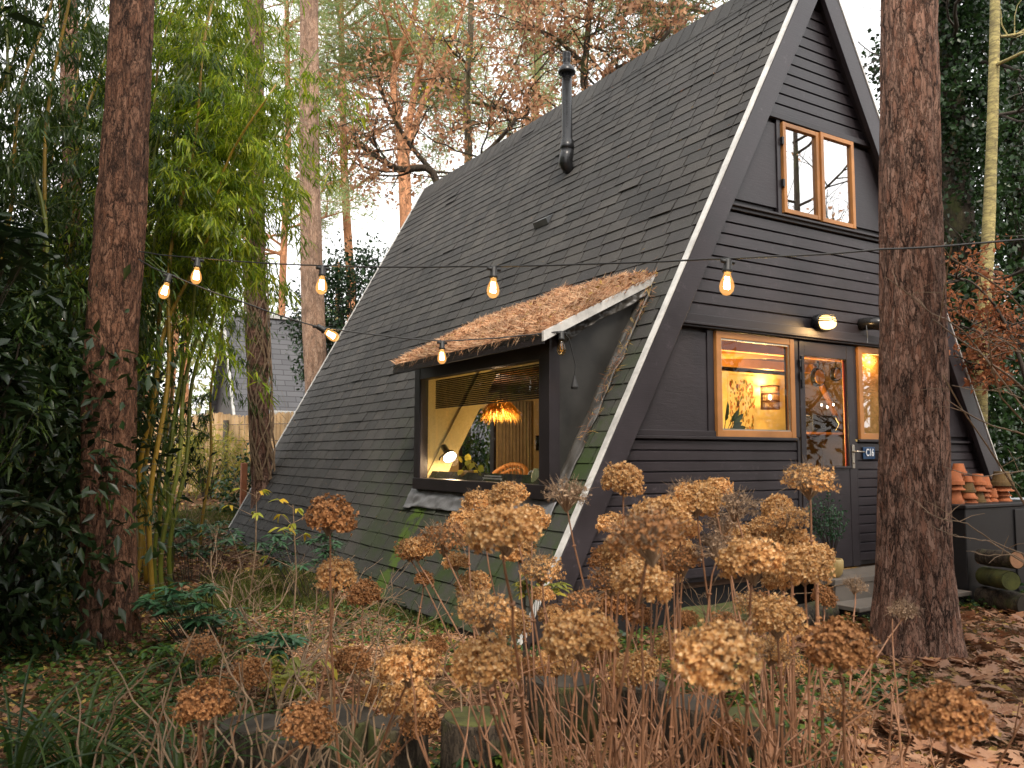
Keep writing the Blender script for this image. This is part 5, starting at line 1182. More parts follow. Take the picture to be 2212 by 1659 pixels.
px_tree('pine_tree', 'forked orange barked pine rising behind the roof ridge', G_, [[(878, 520, 14), (872, 340, 14), (868, 325, 13)], [(868, 330, 9), (858, 250, 8), (850, 180, 8), (862, 110, 7), (890, 50, 6), (905, -40, 5)], [(872, 330, 9), (890, 230, 8), (905, 150, 7), (925, 60, 5), (945, -40, 4)], [(876, 335, 8), (900, 260, 7), (935, 170, 6), (985, 70, 4), (1010, -20, 3)]], 24, 'pine_bark_orange', 'pine_pale', 31,
        ('needle', .30, .03, .16), L=2.6, per=15, lvl=2, extra=((1, 13, .3), (2, 11, .4), (3, 12, .45)))
px_tree('pine_tree', 'thin moss covered trunk with a few yellow leaves between the forked pine and the oak', G_, [[(1010, 430, 10), (1012, 300, 9), (1008, 200, 8), (1016, 80, 7), (1020, -60, 6)]], 19, 'mossy_bark', 'yellow_leaf', 32, ('leaf', .10, .6, .12, .3), L=1.3, per=2, lvl=1, extra=((0, 12, .3),))
px_tree('pine_tree', 'feathery pine crown above the pale trunk at upper left', G_, [[(760, 640, 10), (745, 400, 9), (740, 200, 8), (735, -60, 6)]], 27, 'pine_bark_orange', 'pine_pale', 33, ('needle', .30, .03, .16), L=3.2, per=15, lvl=2, extra=((0, 24, .25),))
px_tree('pine_tree', 'soft pale green pine behind the oak left of the flue', G_, [[(1150, 500, 11), (1155, 300, 10), (1160, 120, 8), (1170, -60, 6)]], 30, 'pine_bark_orange', 'pine_pale', 34, ('needle', .34, .034, .2), L=3.4, per=15, lvl=2, extra=((0, 26, .3),))
px_tree('pine_tree', 'dark limbed pine whose branches hang over the ridge at top centre', G_, [[(1480, 300, 13), (1475, 100, 12), (1465, -60, 10)], [(1465, 40, 6), (1400, 90, 5), (1330, 130, 4), (1290, 190, 3)], [(1470, 10, 6), (1540, 30, 5), (1590, 10, 4)], [(1467, 20, 6), (1400, 10, 5), (1330, 30, 4)]], 18, 'pine_bark', 'pine_green', 35, ('needle', .24, .022, .12), L=1.9, per=8, lvl=2, extra=((1, 9, .2), (2, 7, .2), (3, 9, .2), (0, 5, .6)))
px_tree('pine_tree', 'blurred pine far off between the two left trunks', G_, [[(606, 760, 8), (612, 560, 8), (622, 300, 7), (618, -60, 5)]], 26, 'pine_bark_orange', 'pine_pale', 36, ('needle', .32, .034, .2), L=3.0, per=14, lvl=2, extra=((0, 22, .15),))
px_tree('oak_tree', 'oak with clinging copper leaves spreading behind the ridge and flue', 'oaks behind the cabin', [[(1290, 420, 13), (1285, 250, 12), (1262, 180, 9), (1268, 90, 7), (1280, -30, 5)], [(1285, 260, 7), (1190, 270, 6), (1100, 240, 5), (1020, 220, 4)], [(1275, 210, 7), (1330, 150, 6), (1400, 120, 5), (1450, 60, 4)], [(1268, 150, 6), (1210, 90, 5), (1150, 60, 4)]], 17, 'oak_bark', 'brown_leaf', 41,
        ('leaf', .13, .5, .14, .4), L=1.9, per=3, lvl=2, nb=(3, 4), extra=((0, 10, .1), (1, 12, .1), (2, 10, .1), (3, 8, .1)))
px_tree('oak_tree', 'low copper leaved oak with long mossy limbs left of the roof peak', 'oaks behind the cabin', [[(960, 500, 10), (935, 372, 8), (860, 365, 7), (790, 320, 6), (740, 270, 4)], [(935, 372, 6), (870, 290, 5), (815, 180, 4)], [(960, 400, 6), (1060, 320, 5), (1120, 250, 4)]], 16.5, 'oak_bark', 'brown_leaf', 42,
        ('leaf', .12, .5, .14, .4), L=1.5, per=2, lvl=2, nb=(3, 4), extra=((0, 10, .2), (1, 9, .1), (2, 9, .1)))

def crown_bush(name, label, cat, c, size, mat, seed, nclump, per, leaf, asp, gauss, group=None, trunk=None, kind=None):
    """a shrub or small tree: leaf clumps spread through a lumpy volume on real stems"""
    rgn = np.random.default_rng(seed); g = gh(c[0], c[1]); t_ = thing(name, label, cat, (c[0], c[1], g), group)
    d = rdir(nclump, rgn); C = np.array(c) + d * rgn.uniform(.35, 1, (nclump, 1)) ** .5 * np.array(size)
    C[:, 2] = np.maximum(C[:, 2], g + .1)
    b = MB()
    for q in C[::3]:
        m_ = Vector(((c[0] + q[0]) / 2, (c[1] + q[1]) / 2, (g + q[2]) / 2 + .1)); b.tube([Vector((c[0] + rgn.normal() * .08, c[1] + rgn.normal() * .08, g)), m_, Vector(tuple(q))], [trunk or .02, (trunk or .02) * .6, .006], 5, False)
    b.build('stems', 'twig_dark', t_)
    P = np.repeat(C, per, 0) + rgn.normal(size=(nclump * per, 3)) * gauss; P[:, 2] = np.maximum(P[:, 2], g + .02)
    out_ = P - np.array(c); out_ /= np.maximum(.01, np.linalg.norm(out_, axis=1, keepdims=True))
    D = out_ * .5 + rdir(len(P), rgn) * .9 + np.array([0, 0, -.15]); l = rgn.uniform(leaf * .7, leaf * 1.3, len(P))
    b = MB(); b.leaves(P, D, rdir(len(P), rgn) * .7 + [0, 0, .9], l, l * asp, .15, .2); b.build('foliage', mat, t_)
    return t_
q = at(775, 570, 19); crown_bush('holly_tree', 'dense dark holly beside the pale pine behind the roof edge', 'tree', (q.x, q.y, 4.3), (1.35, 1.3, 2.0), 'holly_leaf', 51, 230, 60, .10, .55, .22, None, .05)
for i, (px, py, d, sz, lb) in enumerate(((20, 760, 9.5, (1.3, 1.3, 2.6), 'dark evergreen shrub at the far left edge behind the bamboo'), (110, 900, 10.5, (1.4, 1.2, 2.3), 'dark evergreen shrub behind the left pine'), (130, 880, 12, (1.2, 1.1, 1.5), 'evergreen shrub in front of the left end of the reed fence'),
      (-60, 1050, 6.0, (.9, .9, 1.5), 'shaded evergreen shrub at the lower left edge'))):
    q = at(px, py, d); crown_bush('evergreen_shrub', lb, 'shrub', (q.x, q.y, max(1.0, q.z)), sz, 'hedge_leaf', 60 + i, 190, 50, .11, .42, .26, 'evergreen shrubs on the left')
q = at(452, 985, 17.5); crown_bush('dwarf_bamboo', 'pale yellow green dwarf bamboo clump at the foot of the reed fence', 'shrub', (q.x, q.y, 1.25), (.85, .7, .7), 'dwarf_leaf', 71, 90, 26, .16, .13, .14)
q = at(560, 1010, 15.5); crown_bush('ivy_shrub', 'dark ivy mound beside the wooden stake', 'shrub', (q.x, q.y, .8), (.7, .5, .55), 'holly_leaf', 72, 60, 26, .08, .7, .12)
# right side: ivy clad trunk, birch, beech spray
def ivytree(px, d, w, label, seed, top=10, sizes=(.9, .9, 1.1)):
    q = at(px, 900, d); g = gh(q.x, q.y); t_ = thing('ivy_clad_tree', label, 'tree', (q.x, q.y, g), 'ivy clad trees at the right edge')
    b = MB(); b.tube([Vector((q.x, q.y, g - .1)), Vector((q.x + .1, q.y, g + 3)), Vector((q.x - .05, q.y, g + 6)), Vector((q.x, q.y, top))], [w, w * .85, w * .7, w * .4], 14); b.build('trunk', 'oak_bark', t_, True)
    rgn = np.random.default_rng(seed); k = 520; z = rgn.uniform(.4, top, k); a = rgn.uniform(0, 6.28, k); r_ = w + rgn.uniform(0, 1, k) ** 2 * .75 * (.6 + .6 * np.sin(z * 1.7 + seed) ** 2)
    C = np.stack([q.x + r_ * np.cos(a), q.y + r_ * np.sin(a), z], 1); P = np.repeat(C, 60, 0) + rgn.normal(size=(k * 60, 3)) * .13
    b = MB(); l = rgn.uniform(.05, .10, len(P)); b.leaves(P, rdir(len(P), rgn) + [0, 0, -.6], rdir(len(P), rgn) + [0, 0, .6], l, l * .85, .15, .1); b.build('ivy', 'ivy_leaf', t_)
    rg1 = random.Random(seed); out = []; tips = []
    for k_ in range(9):
        zz = rg1.uniform(3, top); a = rg1.uniform(0, 6.28); grow(rg1, Vector((q.x, q.y, zz)), Vector((math.cos(a), math.sin(a), .2)), 2.0, .035, 2, out, tips, .02, .4, (3, 4))
    b = MB(); put_branches(b, out); b.build('limbs', 'twig_dark', t_)
ivytree(2085, 11.5, .30, 'black ivy smothered trunk just right of the big pine', 81)
ivytree(2225, 13.5, .22, 'ivy tree cut by the right edge of the photograph', 82)
px_tree('birch_tree', 'slender yellowish birch trunk between the ivy clad trees', 'birches', [[(2118, 930, 14), (2120, 760, 14), (2132, 560, 14), (2140, 380, 12), (2147, 150, 11), (2150, -60, 10)]], 9.6, 'birch_bark', 'ivy_leaf', 43, ('leaf', .06, .6, .1, .2), L=1.0, per=2, lvl=1, extra=((0, 2, .8),))
px_tree('young_beech', 'young beech with rust coloured leaves under the birch', 'beeches', [[(2230, 1000, 7), (2225, 860, 6), (2190, 740, 4), (2150, 660, 3)], [(2222, 850, 4), (2150, 800, 3), (2080, 780, 2)], [(2190, 740, 3), (2120, 720, 2), (2070, 700, 1)], [(2150, 660, 3), (2100, 610, 2), (2060, 600, 1)], [(2200, 760, 3), (2240, 700, 2)]], 8.8, 'twig_dark', 'beech_leaf', 44, ('leaf', .065, .55, .05, .3), L=.5, per=5, lvl=1, nb=(2, 4), up=0, extra=((1, 10, .1), (2, 9, .1), (3, 8, .1), (4, 6, 0), (0, 6, .4)))
# trees that stand behind the photographer: they mirror in the gable panes and shade the front garden
for i, (px_, py_, hh, sp_) in enumerate(((16.6, -3.4, 6.6, 1), (13.2, 1.0, 5, 0), (24, -7.5, 7.0, 1), (-6.5, -2.5, 10, 1), (20.5, -6.5, 13, 1))):
    p = Vector((px_, py_, 0)); g = gh(p.x, p.y); rg1 = random.Random(90 + i); out = []; tips = []
    lb = ['bare tree behind the viewer mirrored in the upper panes', 'copper leaved tree mirrored in the right window', 'bare birch off to the right of the garden', 'leafy tree behind the viewer to the left', 'tall bare tree far off to the right'][i]
    t_ = thing('bare_tree', lb, 'tree', (p.x, p.y, g), 'trees on the viewer side of the garden'); b = MB()
    b.tube([p + Vector((0, 0, g - .1)), p + Vector((.1, 0, hh * .5)), p + Vector((0, .1, hh))], [.16, .12, .05], 12); b.build('trunk', 'oak_bark', t_, True)
    for k_ in range(14):
        a = rg1.uniform(0, 6.28); grow(rg1, p + Vector((0, 0, rg1.uniform(.3, .95) * hh)), Vector((math.cos(a), math.sin(a), .35)), .26 * hh, .045, 2, out, tips, .1, .35, (3, 5))
    b = MB(); put_branches(b, out); b.build('limbs', 'oak_bark', t_)
    b = MB(); lf(b, tips if i in (1, 3) else tips[::5], 3 if i in (1, 3) else 1, .11, .5, np.random.default_rng(i), .15, .3); b.build('crown', 'brown_leaf', t_)

def shade_tree(label, lat, d, z, sz, seed, n_=260):  # unseen evergreen crowns, added to cast shade on the garden
    p = cf(lat, d); crown_bush('shade_canopy', label, 'tree', (p.x, p.y, z), sz, 'hedge_leaf', seed, n_, 46, .14, .45, .35, 'evergreen crowns added to shade the garden corners', .05)
shade_tree('unseen evergreen crown added to shade the left corner beside the viewer', -3.5, .9, 4.3, (2.1, 1.7, 1.5), 201, 520)
shade_tree('unseen evergreen crown added to shade the lower right corner beside the viewer', 4.6, 2.3, 4.2, (1.7, 1.6, 1.3), 202, 480)
shade_tree('unseen evergreen crown added for shade left of the bamboo', -6.4, 6.2, 4.4, (1.8, 1.8, 2.4), 203)
for i, (la_, d_, z_, sz_, lb_) in enumerate(((-5.6, 2.6, 7.2, (2.2, 2.4, .8), 'high evergreen bough added to shade the left bamboo'), (4.9, 1.9, 6.4, (2.3, 2.0, .8), 'high evergreen bough added to shade the right front corner'), (-2.2, .2, 5.2, (1.8, 1.5, .7), 'evergreen bough added to shade the front left corner'))):
    shade_tree(lb_, la_, d_, z_, sz_, 210 + i, 420)
# ------------------------------------------------------------------ bamboo grove
def culm_proto(seed, H, lean, leafmat, dens=1.0, z0=1.4):
    rg1 = random.Random(seed); rgn = np.random.default_rng(seed); root = thing('bamboo_culm', 'x', 'bamboo', (0, 0, 0))
    ax = []; n_ = 30
    for i in range(n_ + 1):
        t = i / n_; ax.append(Vector((lean * (t ** 2.2) * H * .45 + .04 * math.sin(i * .7 + seed), .05 * math.sin(i * .4 + seed), H * (t - .10 * lean * t ** 3))))
    b = MB(); b.tube(ax, [.021 * (1 - .8 * i / n_) + .003 for i in range(n_ + 1)], 10, True); b.build('culm', 'bamboo_culm' if seed % 2 else 'bamboo_ochre', root, True)
    b = MB(); nodes = []
    z = .25
    while z < H * .97:
        t = z / H; i = min(n_ - 1, int(t * n_)); p = ax[i].lerp(ax[i + 1], t * n_ - i); d = (ax[i + 1] - ax[i]).normalized(); r_ = .021 * (1 - .8 * t) + .003; b.tube([p - d * .004, p + d * .004], r_ * 1.16, 10); nodes.append((p, d, t)); z += .27
    b.build('node_rings', 'node_ring', root)['kind'] = 'stuff'
    bt = MB(); P = []; D = []
    for p, d, t in nodes:
        if p.z < z0: continue
        for s_ in range(rg1.randint(2, 4)):
            a = rg1.uniform(0, 6.28); q = p.copy(); dd = Vector((math.cos(a) + (.35 if leafmat == 'bamboo_leaf' else 0), math.sin(a), .7)).normalized(); L = rg1.uniform(.5, 1.25) * (1.2 - .5 * t); pts = [q.copy()]
            for i in range(7): dd = (dd + Vector((rg1.gauss(0, .08), rg1.gauss(0, .08), -.20))).normalized(); q = q + dd * L / 7; pts.append(q.copy())
            bt.tube(pts, [.0024 - .0002 * i for i in range(8)], 3, False)
            for i in range(2, 8):
                for _ in range(int(rg1.choice((3, 4, 5, 6)) * dens)):
                    P.append(pts[i] + Vector((rg1.gauss(0, .035), rg1.gauss(0, .035), rg1.gauss(0, .03)))); v_ = Vector((rg1.gauss(0, .55), rg1.gauss(0, .55), rg1.gauss(-.42, .35))) + dd * .55; D.append(list(v_))
    bt.build('twigs', 'bamboo_culm', root); P = np.array([list(q) for q in P]); D = np.array(D); k = len(P)
    b = MB(); b.leaves(P, D, rdir(k, rgn) * .6 + [0, 0, 1], rgn.uniform(.08, .15, k), rgn.uniform(.011, .019, k), .12, .22, True); b.build('foliage', leafmat, root)
    return root
protos = [culm_proto(s, h, l, m_, dn, (3.0 if s != 6 else 1.9) if m_ == 'bamboo_leaf' else .9) for s, h, l, m_, dn in ((1, 6.8, .26, 'bamboo_leaf', 2.6), (2, 7.6, .2, 'bamboo_leaf', 2.6), (3, 5.8, .5, 'bamboo_leaf', 2.6), (4, 7.0, .2, 'bamboo_leaf_shaded', 2.1), (5, 5.2, .4, 'bamboo_leaf_shaded', 2.0), (6, 4.6, .6, 'bamboo_leaf', 1.8))]
used = set()
rb = random.Random(17); BG = 'bamboo culms of the grove'
def culm(pi, x, y, rz, label, sc=1.0):
    pr = protos[pi]; o = pr if pi not in used else copy_tree(pr); used.add(pi)
    z = gh(x, y); place(o, (x, y, z - .03), rz, sc); tag(o, label, 'bamboo', BG); return o
rgt = -YAW      # rotation that makes +x lean point to the right of the photograph
def cpx(px, py_d, pi, lab, rz=0, sc=1.0):
    q = at(px, 982, py_d); return culm(pi, q.x, q.y, rgt + rz, lab, sc)
cpx(335, 7.5, 1, 'crooked green bamboo culm nearest the cabin, right of the left pine', .5); cpx(447, 12, 3, 'slim green culm standing alone in front of the reed fence', .2)
cpx(272, 8.2, 0, 'ochre culm leaning right close behind the left pine', .1); cpx(300, 9.0, 2, 'second ochre culm from the left pine', -.3); cpx(318, 8.8, 1, 'third ochre culm crossing behind the lit bulbs', .2, .97)
cpx(158, 7.5, 4, 'thin grey culm in the shade left of the left pine', .0); cpx(170, 7.9, 4, 'thin dark culm just beside the grey one', .4, .9)
lab_g = 'green bamboo culm with drooping narrow leaves deep inside the grove'; lab_d = 'bamboo culm with shade coloured leaves in the left half of the grove'
for px, d_, pi, rz, sc in ((240, 8.0, 1, .3, 1), (360, 9.2, 0, -.1, 1), (290, 7.6, 5, -.3, 1.1), (380, 8.4, 2, .2, 1), (330, 10.5, 1, -.5, 1), (210, 9, 0, 0, 1), (250, 10.5, 1, .4, 1.05),
                          (360, 7.6, 2, .2, 1.0), (370, 11, 0, .2, 1.05), (300, 11.5, 1, .0, 1.05), (330, 10.5, 2, .1, 1.05), (350, 7.8, 2, -.5, .9), (345, 11.2, 1, .3, 1), (250, 9.6, 2, .3, 1), (330, 8.2, 0, .7, .9), (220, 7.4, 2, .1, 1.0)):
    cpx(px + rb.uniform(-8, 8), d_ + rb.uniform(-.2, .2), pi, lab_g, rz, sc)
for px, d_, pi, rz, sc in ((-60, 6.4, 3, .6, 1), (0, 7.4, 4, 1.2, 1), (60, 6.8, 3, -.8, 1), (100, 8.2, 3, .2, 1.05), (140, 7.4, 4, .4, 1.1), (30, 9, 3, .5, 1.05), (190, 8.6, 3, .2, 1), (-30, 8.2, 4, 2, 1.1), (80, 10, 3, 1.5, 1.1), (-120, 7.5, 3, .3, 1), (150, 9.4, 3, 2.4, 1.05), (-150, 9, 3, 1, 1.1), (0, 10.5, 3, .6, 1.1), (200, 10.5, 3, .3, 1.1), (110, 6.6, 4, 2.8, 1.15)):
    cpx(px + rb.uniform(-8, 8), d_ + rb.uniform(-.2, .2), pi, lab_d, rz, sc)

crown_bush('evergreen_shrub', 'green shrub outside the far window, seen through the dormer glass', 'shrub', (8.6, 15.6, 1.6), (1.5, .9, 1.3), 'ground_ivy', 301, 110, 40, .13, .5, .2)
# ------------------------------------------------------------------ low plants
def whorl_plant(name, label, cat, spots, L, W, mat, seed, group=None, n=9, off=0.0):
    rg1 = np.random.default_rng(seed); c = spots[0]; t_ = thing(name, label, cat, (c[0], c[1], gh(c[0], c[1])), group); b = MB(); bs = MB()
    for s_ in spots:
        k = n; a = np.linspace(0, 6.28, k, endpoint=False) + rg1.uniform(0, 1); P = np.tile(np.array(s_), (k, 1)) + rg1.normal(size=(k, 3)) * .006
        D = np.stack([np.cos(a), np.sin(a), rg1.uniform(-.25, .35, k)], 1); b.leaves(P, D, np.tile([0, 0, 1.], (k, 1)) + rg1.normal(size=(k, 3)) * .2, rg1.uniform(L * .75, L * 1.15, k), W, .18, .22, True)
        bs.tube([Vector((c[0] + (s_[0] - c[0]) * .5, c[1] + (s_[1] - c[1]) * .5, gh(s_[0], s_[1]))) - RGT0 * off, Vector(tuple(s_))], [.003, .002], 4, False)
    b.build('foliage', mat, t_); bs.build('stems', 'twig_dark', t_); return t_
def spots_px(cx_, cy_, w_, h_, d, k, seed, dd=.3):
    r_ = random.Random(seed); out = []
    for _ in range(k):
        a = r_.uniform(0, 6.28); q = math.sqrt(r_.random()); p = at(cx_ + w_ * q * math.cos(a), cy_ + h_ * q * math.sin(a), d + r_.uniform(-dd, dd)); p.z = max(p.z, gh(p.x, p.y) + .06); out.append(tuple(p))
    return out
RG = 'rhododendrons in the garden'
whorl_plant('rhododendron', 'low blue green rhododendron spreading right of the left pine foot', 'shrub', spots_px(415, 1310, 105, 50, 6.0, 46, 1), .11, .034, 'rhodo_leaf', 1, RG)
whorl_plant('rhododendron', 'dark rhododendron against the lower shingles by the yellow sapling', 'shrub', spots_px(640, 1180, 85, 45, 8.2, 34, 2), .12, .032, 'rhodo_leaf', 2, RG)
whorl_plant('rhododendron', 'small dark rhododendron beside the crooked bamboo culm', 'shrub', spots_px(420, 1160, 95, 40, 9.0, 34, 3), .13, .036, 'rhodo_leaf', 3, RG)
whorl_plant('rhododendron', 'young rhododendron half under the brown heads at left', 'shrub', spots_px(590, 1395, 55, 30, 5.0, 16, 4), .10, .032, 'rhodo_leaf', 4, RG)
SG = 'green seedlings in the bed'
whorl_plant('green_seedling', 'fresh green seedling between the brown heads by the barge foot', 'seedling', spots_px(1165, 1262, 45, 40, 4.7, 16, 11, .1), .07, .03, 'dwarf_leaf', 11, SG, 7)
whorl_plant('green_seedling', 'green seedling low among the stems at bottom centre', 'seedling', spots_px(1050, 1625, 60, 30, 3.6, 12, 12, .1), .06, .03, 'ground_ivy', 12, SG, 7)
whorl_plant('green_seedling', 'lime seedling beside the leftmost stumps', 'seedling', spots_px(620, 1470, 60, 40, 4.4, 16, 13, .2), .07, .034, 'dwarf_leaf', 13, SG, 7)
whorl_plant('green_seedling', 'green leafy weed right of the dark pine foot', 'seedling', spots_px(380, 1420, 90, 30, 5.2, 22, 14, .3), .07, .034, 'ground_ivy', 14, SG, 7)
LG = 'cherry laurels at the left edge'
whorl_plant('cherry_laurel', 'broad leaved laurel sprig at the left edge beside the bulb height', 'shrub', spots_px(15, 530, 60, 60, 3.6, 9, 5, .2), .16, .055, 'hedge_leaf', 5, LG, 6, .9)
whorl_plant('cherry_laurel', 'glossy laurel leaves at the left edge halfway down', 'shrub', spots_px(20, 860, 70, 70, 3.8, 12, 6, .2), .17, .05, 'hedge_leaf', 6, LG, 6, .9)
whorl_plant('cherry_laurel', 'laurel leaves low at the left edge above the sedge', 'shrub', spots_px(15, 1080, 60, 50, 3.8, 8, 7, .2), .16, .05, 'hedge_leaf', 7, LG, 6, .9)
def sedge(label, px, py, d, k, L, seed):
    p = at(px, py, d); p.z = gh(p.x, p.y); t_ = thing('sedge_clump', label, 'grass clump', p, 'sedge clumps in the front corner'); r_ = random.Random(seed); b = MB()
    for _ in range(k):
        a = r_.uniform(0, 6.28); l = L * r_.uniform(.6, 1.1); el = r_.uniform(.7, 1.4); w_ = r_.uniform(.006, .011); q = p + Vector((math.cos(a), math.sin(a), 0)) * .03; n_ = 10
        hz = Vector((math.cos(a), math.sin(a), 0)); sd_ = Vector((-hz.y, hz.x, 0)); pts = []; e_ = el
        for i in range(n_ + 1): pts.append(q.copy()); q = q + (hz * math.cos(e_) + Vector((0, 0, math.sin(e_)))) * l / n_; e_ -= .21
        vs = []; 
        for i, v_ in enumerate(pts): ww = w_ * (1 - (i / n_) ** 2.5) + .0006; vs += [v_ - sd_ * ww, v_ - Vector((0, 0, ww * .5)), v_ + sd_ * ww]
        b.add(vs, [f for i in range(n_) for f in ((3 * i, 3 * i + 3, 3 * i + 4, 3 * i + 1), (3 * i + 1, 3 * i + 4, 3 * i + 5, 3 * i + 2))])
    b.build('blades', 'sedge', t_)
sedge('sedge clump with long arching blades in the bottom left corner', 30, 1640, 3.5, 30, 1.0, 1)
sedge('sedge clump centred between the left edge and the low brown heads', 170, 1640, 3.7, 38, 1.15, 2)
sedge('sedge clump arching over the leftmost stump', 390, 1690, 3.4, 22, .95, 3)
def sapling(label, px, ytop, ybase_d, mat, seed, nl=9, spread=40, name='yellow_sapling'):
    d = ybase_d; r_ = random.Random(seed); q0 = at(px, 1000, d); q0.z = gh(q0.x, q0.y); tp = at(px + r_.uniform(-10, 10), ytop, d); t_ = thing(name, label, 'sapling', q0, 'yellow leaved saplings'); b = MB(); b.tube([q0, q0.lerp(tp, .5) + Vector((.03, 0, 0)), tp], [.008, .006, .003], 6)
    P = []; D = []
    for _ in range(nl):
        t = r_.uniform(.55, 1); s_ = q0.lerp(tp, t); a = r_.uniform(0, 6.28); e_ = s_ + Vector((math.cos(a), math.sin(a), .5)) * r_.uniform(.05, .22); b.tube([s_, e_], [.003, .0015], 4, False)
        for k_ in range(3): P.append(list(e_)); D.append([math.cos(a) + r_.gauss(0, .6), math.sin(a) + r_.gauss(0, .6), r_.uniform(-.5, .1)])
    b.build('stem', 'twig', t_); b = MB(); k = len(P); b.leaves(np.array(P), np.array(D), rdir(k) * .5 + [0, 0, 1], .085, .028, .15, .3, True); b.build('leaves', mat, t_)
sapling('sapling with bright yellow leaves in front of the lower shingles', 640, 1090, 6.2, 'yellow_leaf', 1, 9); sapling('thin yellow leaved sapling near the corner of the roof', 545, 1060, 7.4, 'yellow_leaf', 2, 6)
sapling('yellow leaved seedling in front of the reed fence', 408, 880, 14, 'yellow_leaf', 3, 12); sapling('short lime green seedling beside the stumps', 520, 1440, 4.6, 'dwarf_leaf', 4, 8); sapling('lime green seedling left of the tan heads', 640, 1440, 4.4, 'dwarf_leaf', 5, 8)
def twiggy(label, px, pyb, d, H, seed, n=6, spread=.9, mat='twig', grp='bare shrubs in the garden', rr=.009):
    r_ = random.Random(seed); q = at(px, pyb, d); q.z = gh(q.x, q.y); t_ = thing('bare_shrub', label, 'shrub', q, grp); out = []; tips = []
    for k_ in range(n):
        a = r_.uniform(0, 6.28); grow(r_, q, Vector((math.cos(a) * spread, math.sin(a) * spread, 1)), H * r_.uniform(.7, 1.1), rr, 2, out, tips, .05, .4, (3, 4), .9, .6, .0016)
    b = MB(); put_branches(b, out); b.build('branches', mat, t_)
twiggy('bare shrub with pale arching twigs at the lower left of the roof corner', 640, 1420, 5.2, .62, 1, 8); twiggy('leafless thin shrub in front of the mossy shingles', 800, 1380, 5.0, .55, 2, 6)
twiggy('leafless shrub behind the low rhododendron', 520, 1250, 6.8, .7, 3, 6); twiggy('leafless shrub in front of the neighbour roof', 620, 1100, 13.5, 1.6, 4, 6, .7)
twiggy('low brushwood pile left of the bamboo culms', 380, 1100, 12, .7, 5, 10, 1.3); twiggy('thin twigs in front of the siding under the window', 1500, 1450, 4.4, .62, 6, 4, .5)
twiggy('dead twigs beside the left stump', 560, 1500, 4.1, .4, 7, 5)
# bare branches reaching in from the right, traced in depth
def zc(x, y): return ((3300 + x / 2.074) / 1.736, (900 + y / 2.074) / 1.736)
def zd(x, y): return ((3300 + x / 2.074) / 1.736, (1600 + y / 2.074) / 1.736)
brs = [([zc(450, 0), zc(550, 140), zc(800, 280), zc(1000, 420), zc(1120, 550), zc(1300, 700)], 3.2), ([zc(40, 285), zc(200, 400), zc(400, 570), zc(500, 610), zc(640, 700), zc(740, 820)], 2.4),
       ([zc(410, 615), zc(520, 700), zc(700, 835), zc(760, 860), zc(860, 960), zc(1000, 1055), zc(1120, 1160), zc(1300, 1330)], 4), ([zc(565, 0), zc(530, 200), zc(490, 460), zc(470, 630)], 2.4),
       ([zc(490, 1050), zc(640, 1320), zc(840, 1610), zd(900, 250), zd(1010, 420), zd(1150, 640)], 3.6), ([zc(515, 1240), zc(700, 1360), zc(860, 1440), zc(1120, 1510), zc(1300, 1560)], 3), ([zc(840, 560), zc(850, 800), zc(870, 1000), zc(940, 1220), zc(1120, 1420), zc(1260, 1600)], 3.2),
       ([zd(490, 310), zd(650, 360), zd(820, 390), zd(920, 370), zd(1120, 345), zd(1300, 330)], 2.4), ([zd(345, 660), zd(460, 710), zd(560, 740)], 1.6), ([zd(520, 715), zd(680, 755), zd(860, 880), zd(1000, 950), zd(1120, 990), zd(1300, 1040)], 2.6), ([zd(400, 770), zd(570, 850), zd(700, 870), zd(850, 890)], 2),
       ([zc(700, 700), zc(900, 820), zc(1120, 880), zc(1300, 930)], 2), ([zc(470, 480), zc(640, 590), zc(830, 710), zc(960, 780), zc(1120, 890)], 2.2), ([zd(710, 970), zd(800, 1000), zd(1040, 995)], 1.6), ([zc(1010, 750), zc(1120, 890), zc(1250, 1010)], 2.4), ([zc(560, 1130), zc(700, 1160), zc(960, 1180), zc(1100, 1230)], 1.8)]
q0 = cf(3.2, 4.6); q0.z = gh(q0.x, q0.y); t_ = thing('leafless_bush', 'bush of bare grey branches reaching in from the right across the big pine', 'shrub', q0); b = MB(); r_ = random.Random(9)
for i, (ln, wpx) in enumerate(brs):
    d0 = 4.6 + r_.uniform(-.25, .25); pts = [at(x, y, d0 + .12 * k_) for k_, (x, y) in enumerate(ln)]; o2 = []
    for k_ in range(len(pts) - 1):
        for s_ in range(5): o2.append(pts[k_].lerp(pts[k_ + 1], s_ / 5) + Vector((r_.uniform(-.003, .003),) * 3))
    o2.append(pts[-1]); w0 = wpx / 1790 * 4.6
    flip = ln[-1][0] > ln[0][0]
    b.tube(o2, [w0 * (.35 + .5 * (k_ / len(o2) if flip else 1 - k_ / len(o2))) for k_ in range(len(o2))], 6)
    if o2[-1].x > 5: b.tube([o2[-1], q0.lerp(o2[-1], .5) + Vector((.4, -.2, 0)), q0 + Vector((r_.uniform(-.1, .1), r_.uniform(-.1, .1), 0))], [w0 * .8, w0, w0 * 1.1], 6)
    for k_ in range(3):
        s_ = o2[r_.randint(2, len(o2) - 2)]; e_ = s_ + Vector((r_.gauss(0, .10), r_.gauss(0, .10), r_.uniform(-.05, .14))); b.tube([s_, s_.lerp(e_, .5) + Vector((0, 0, .01)), e_], [.0022, .0018, .001], 4)
b.build('branches', 'twig', t_)
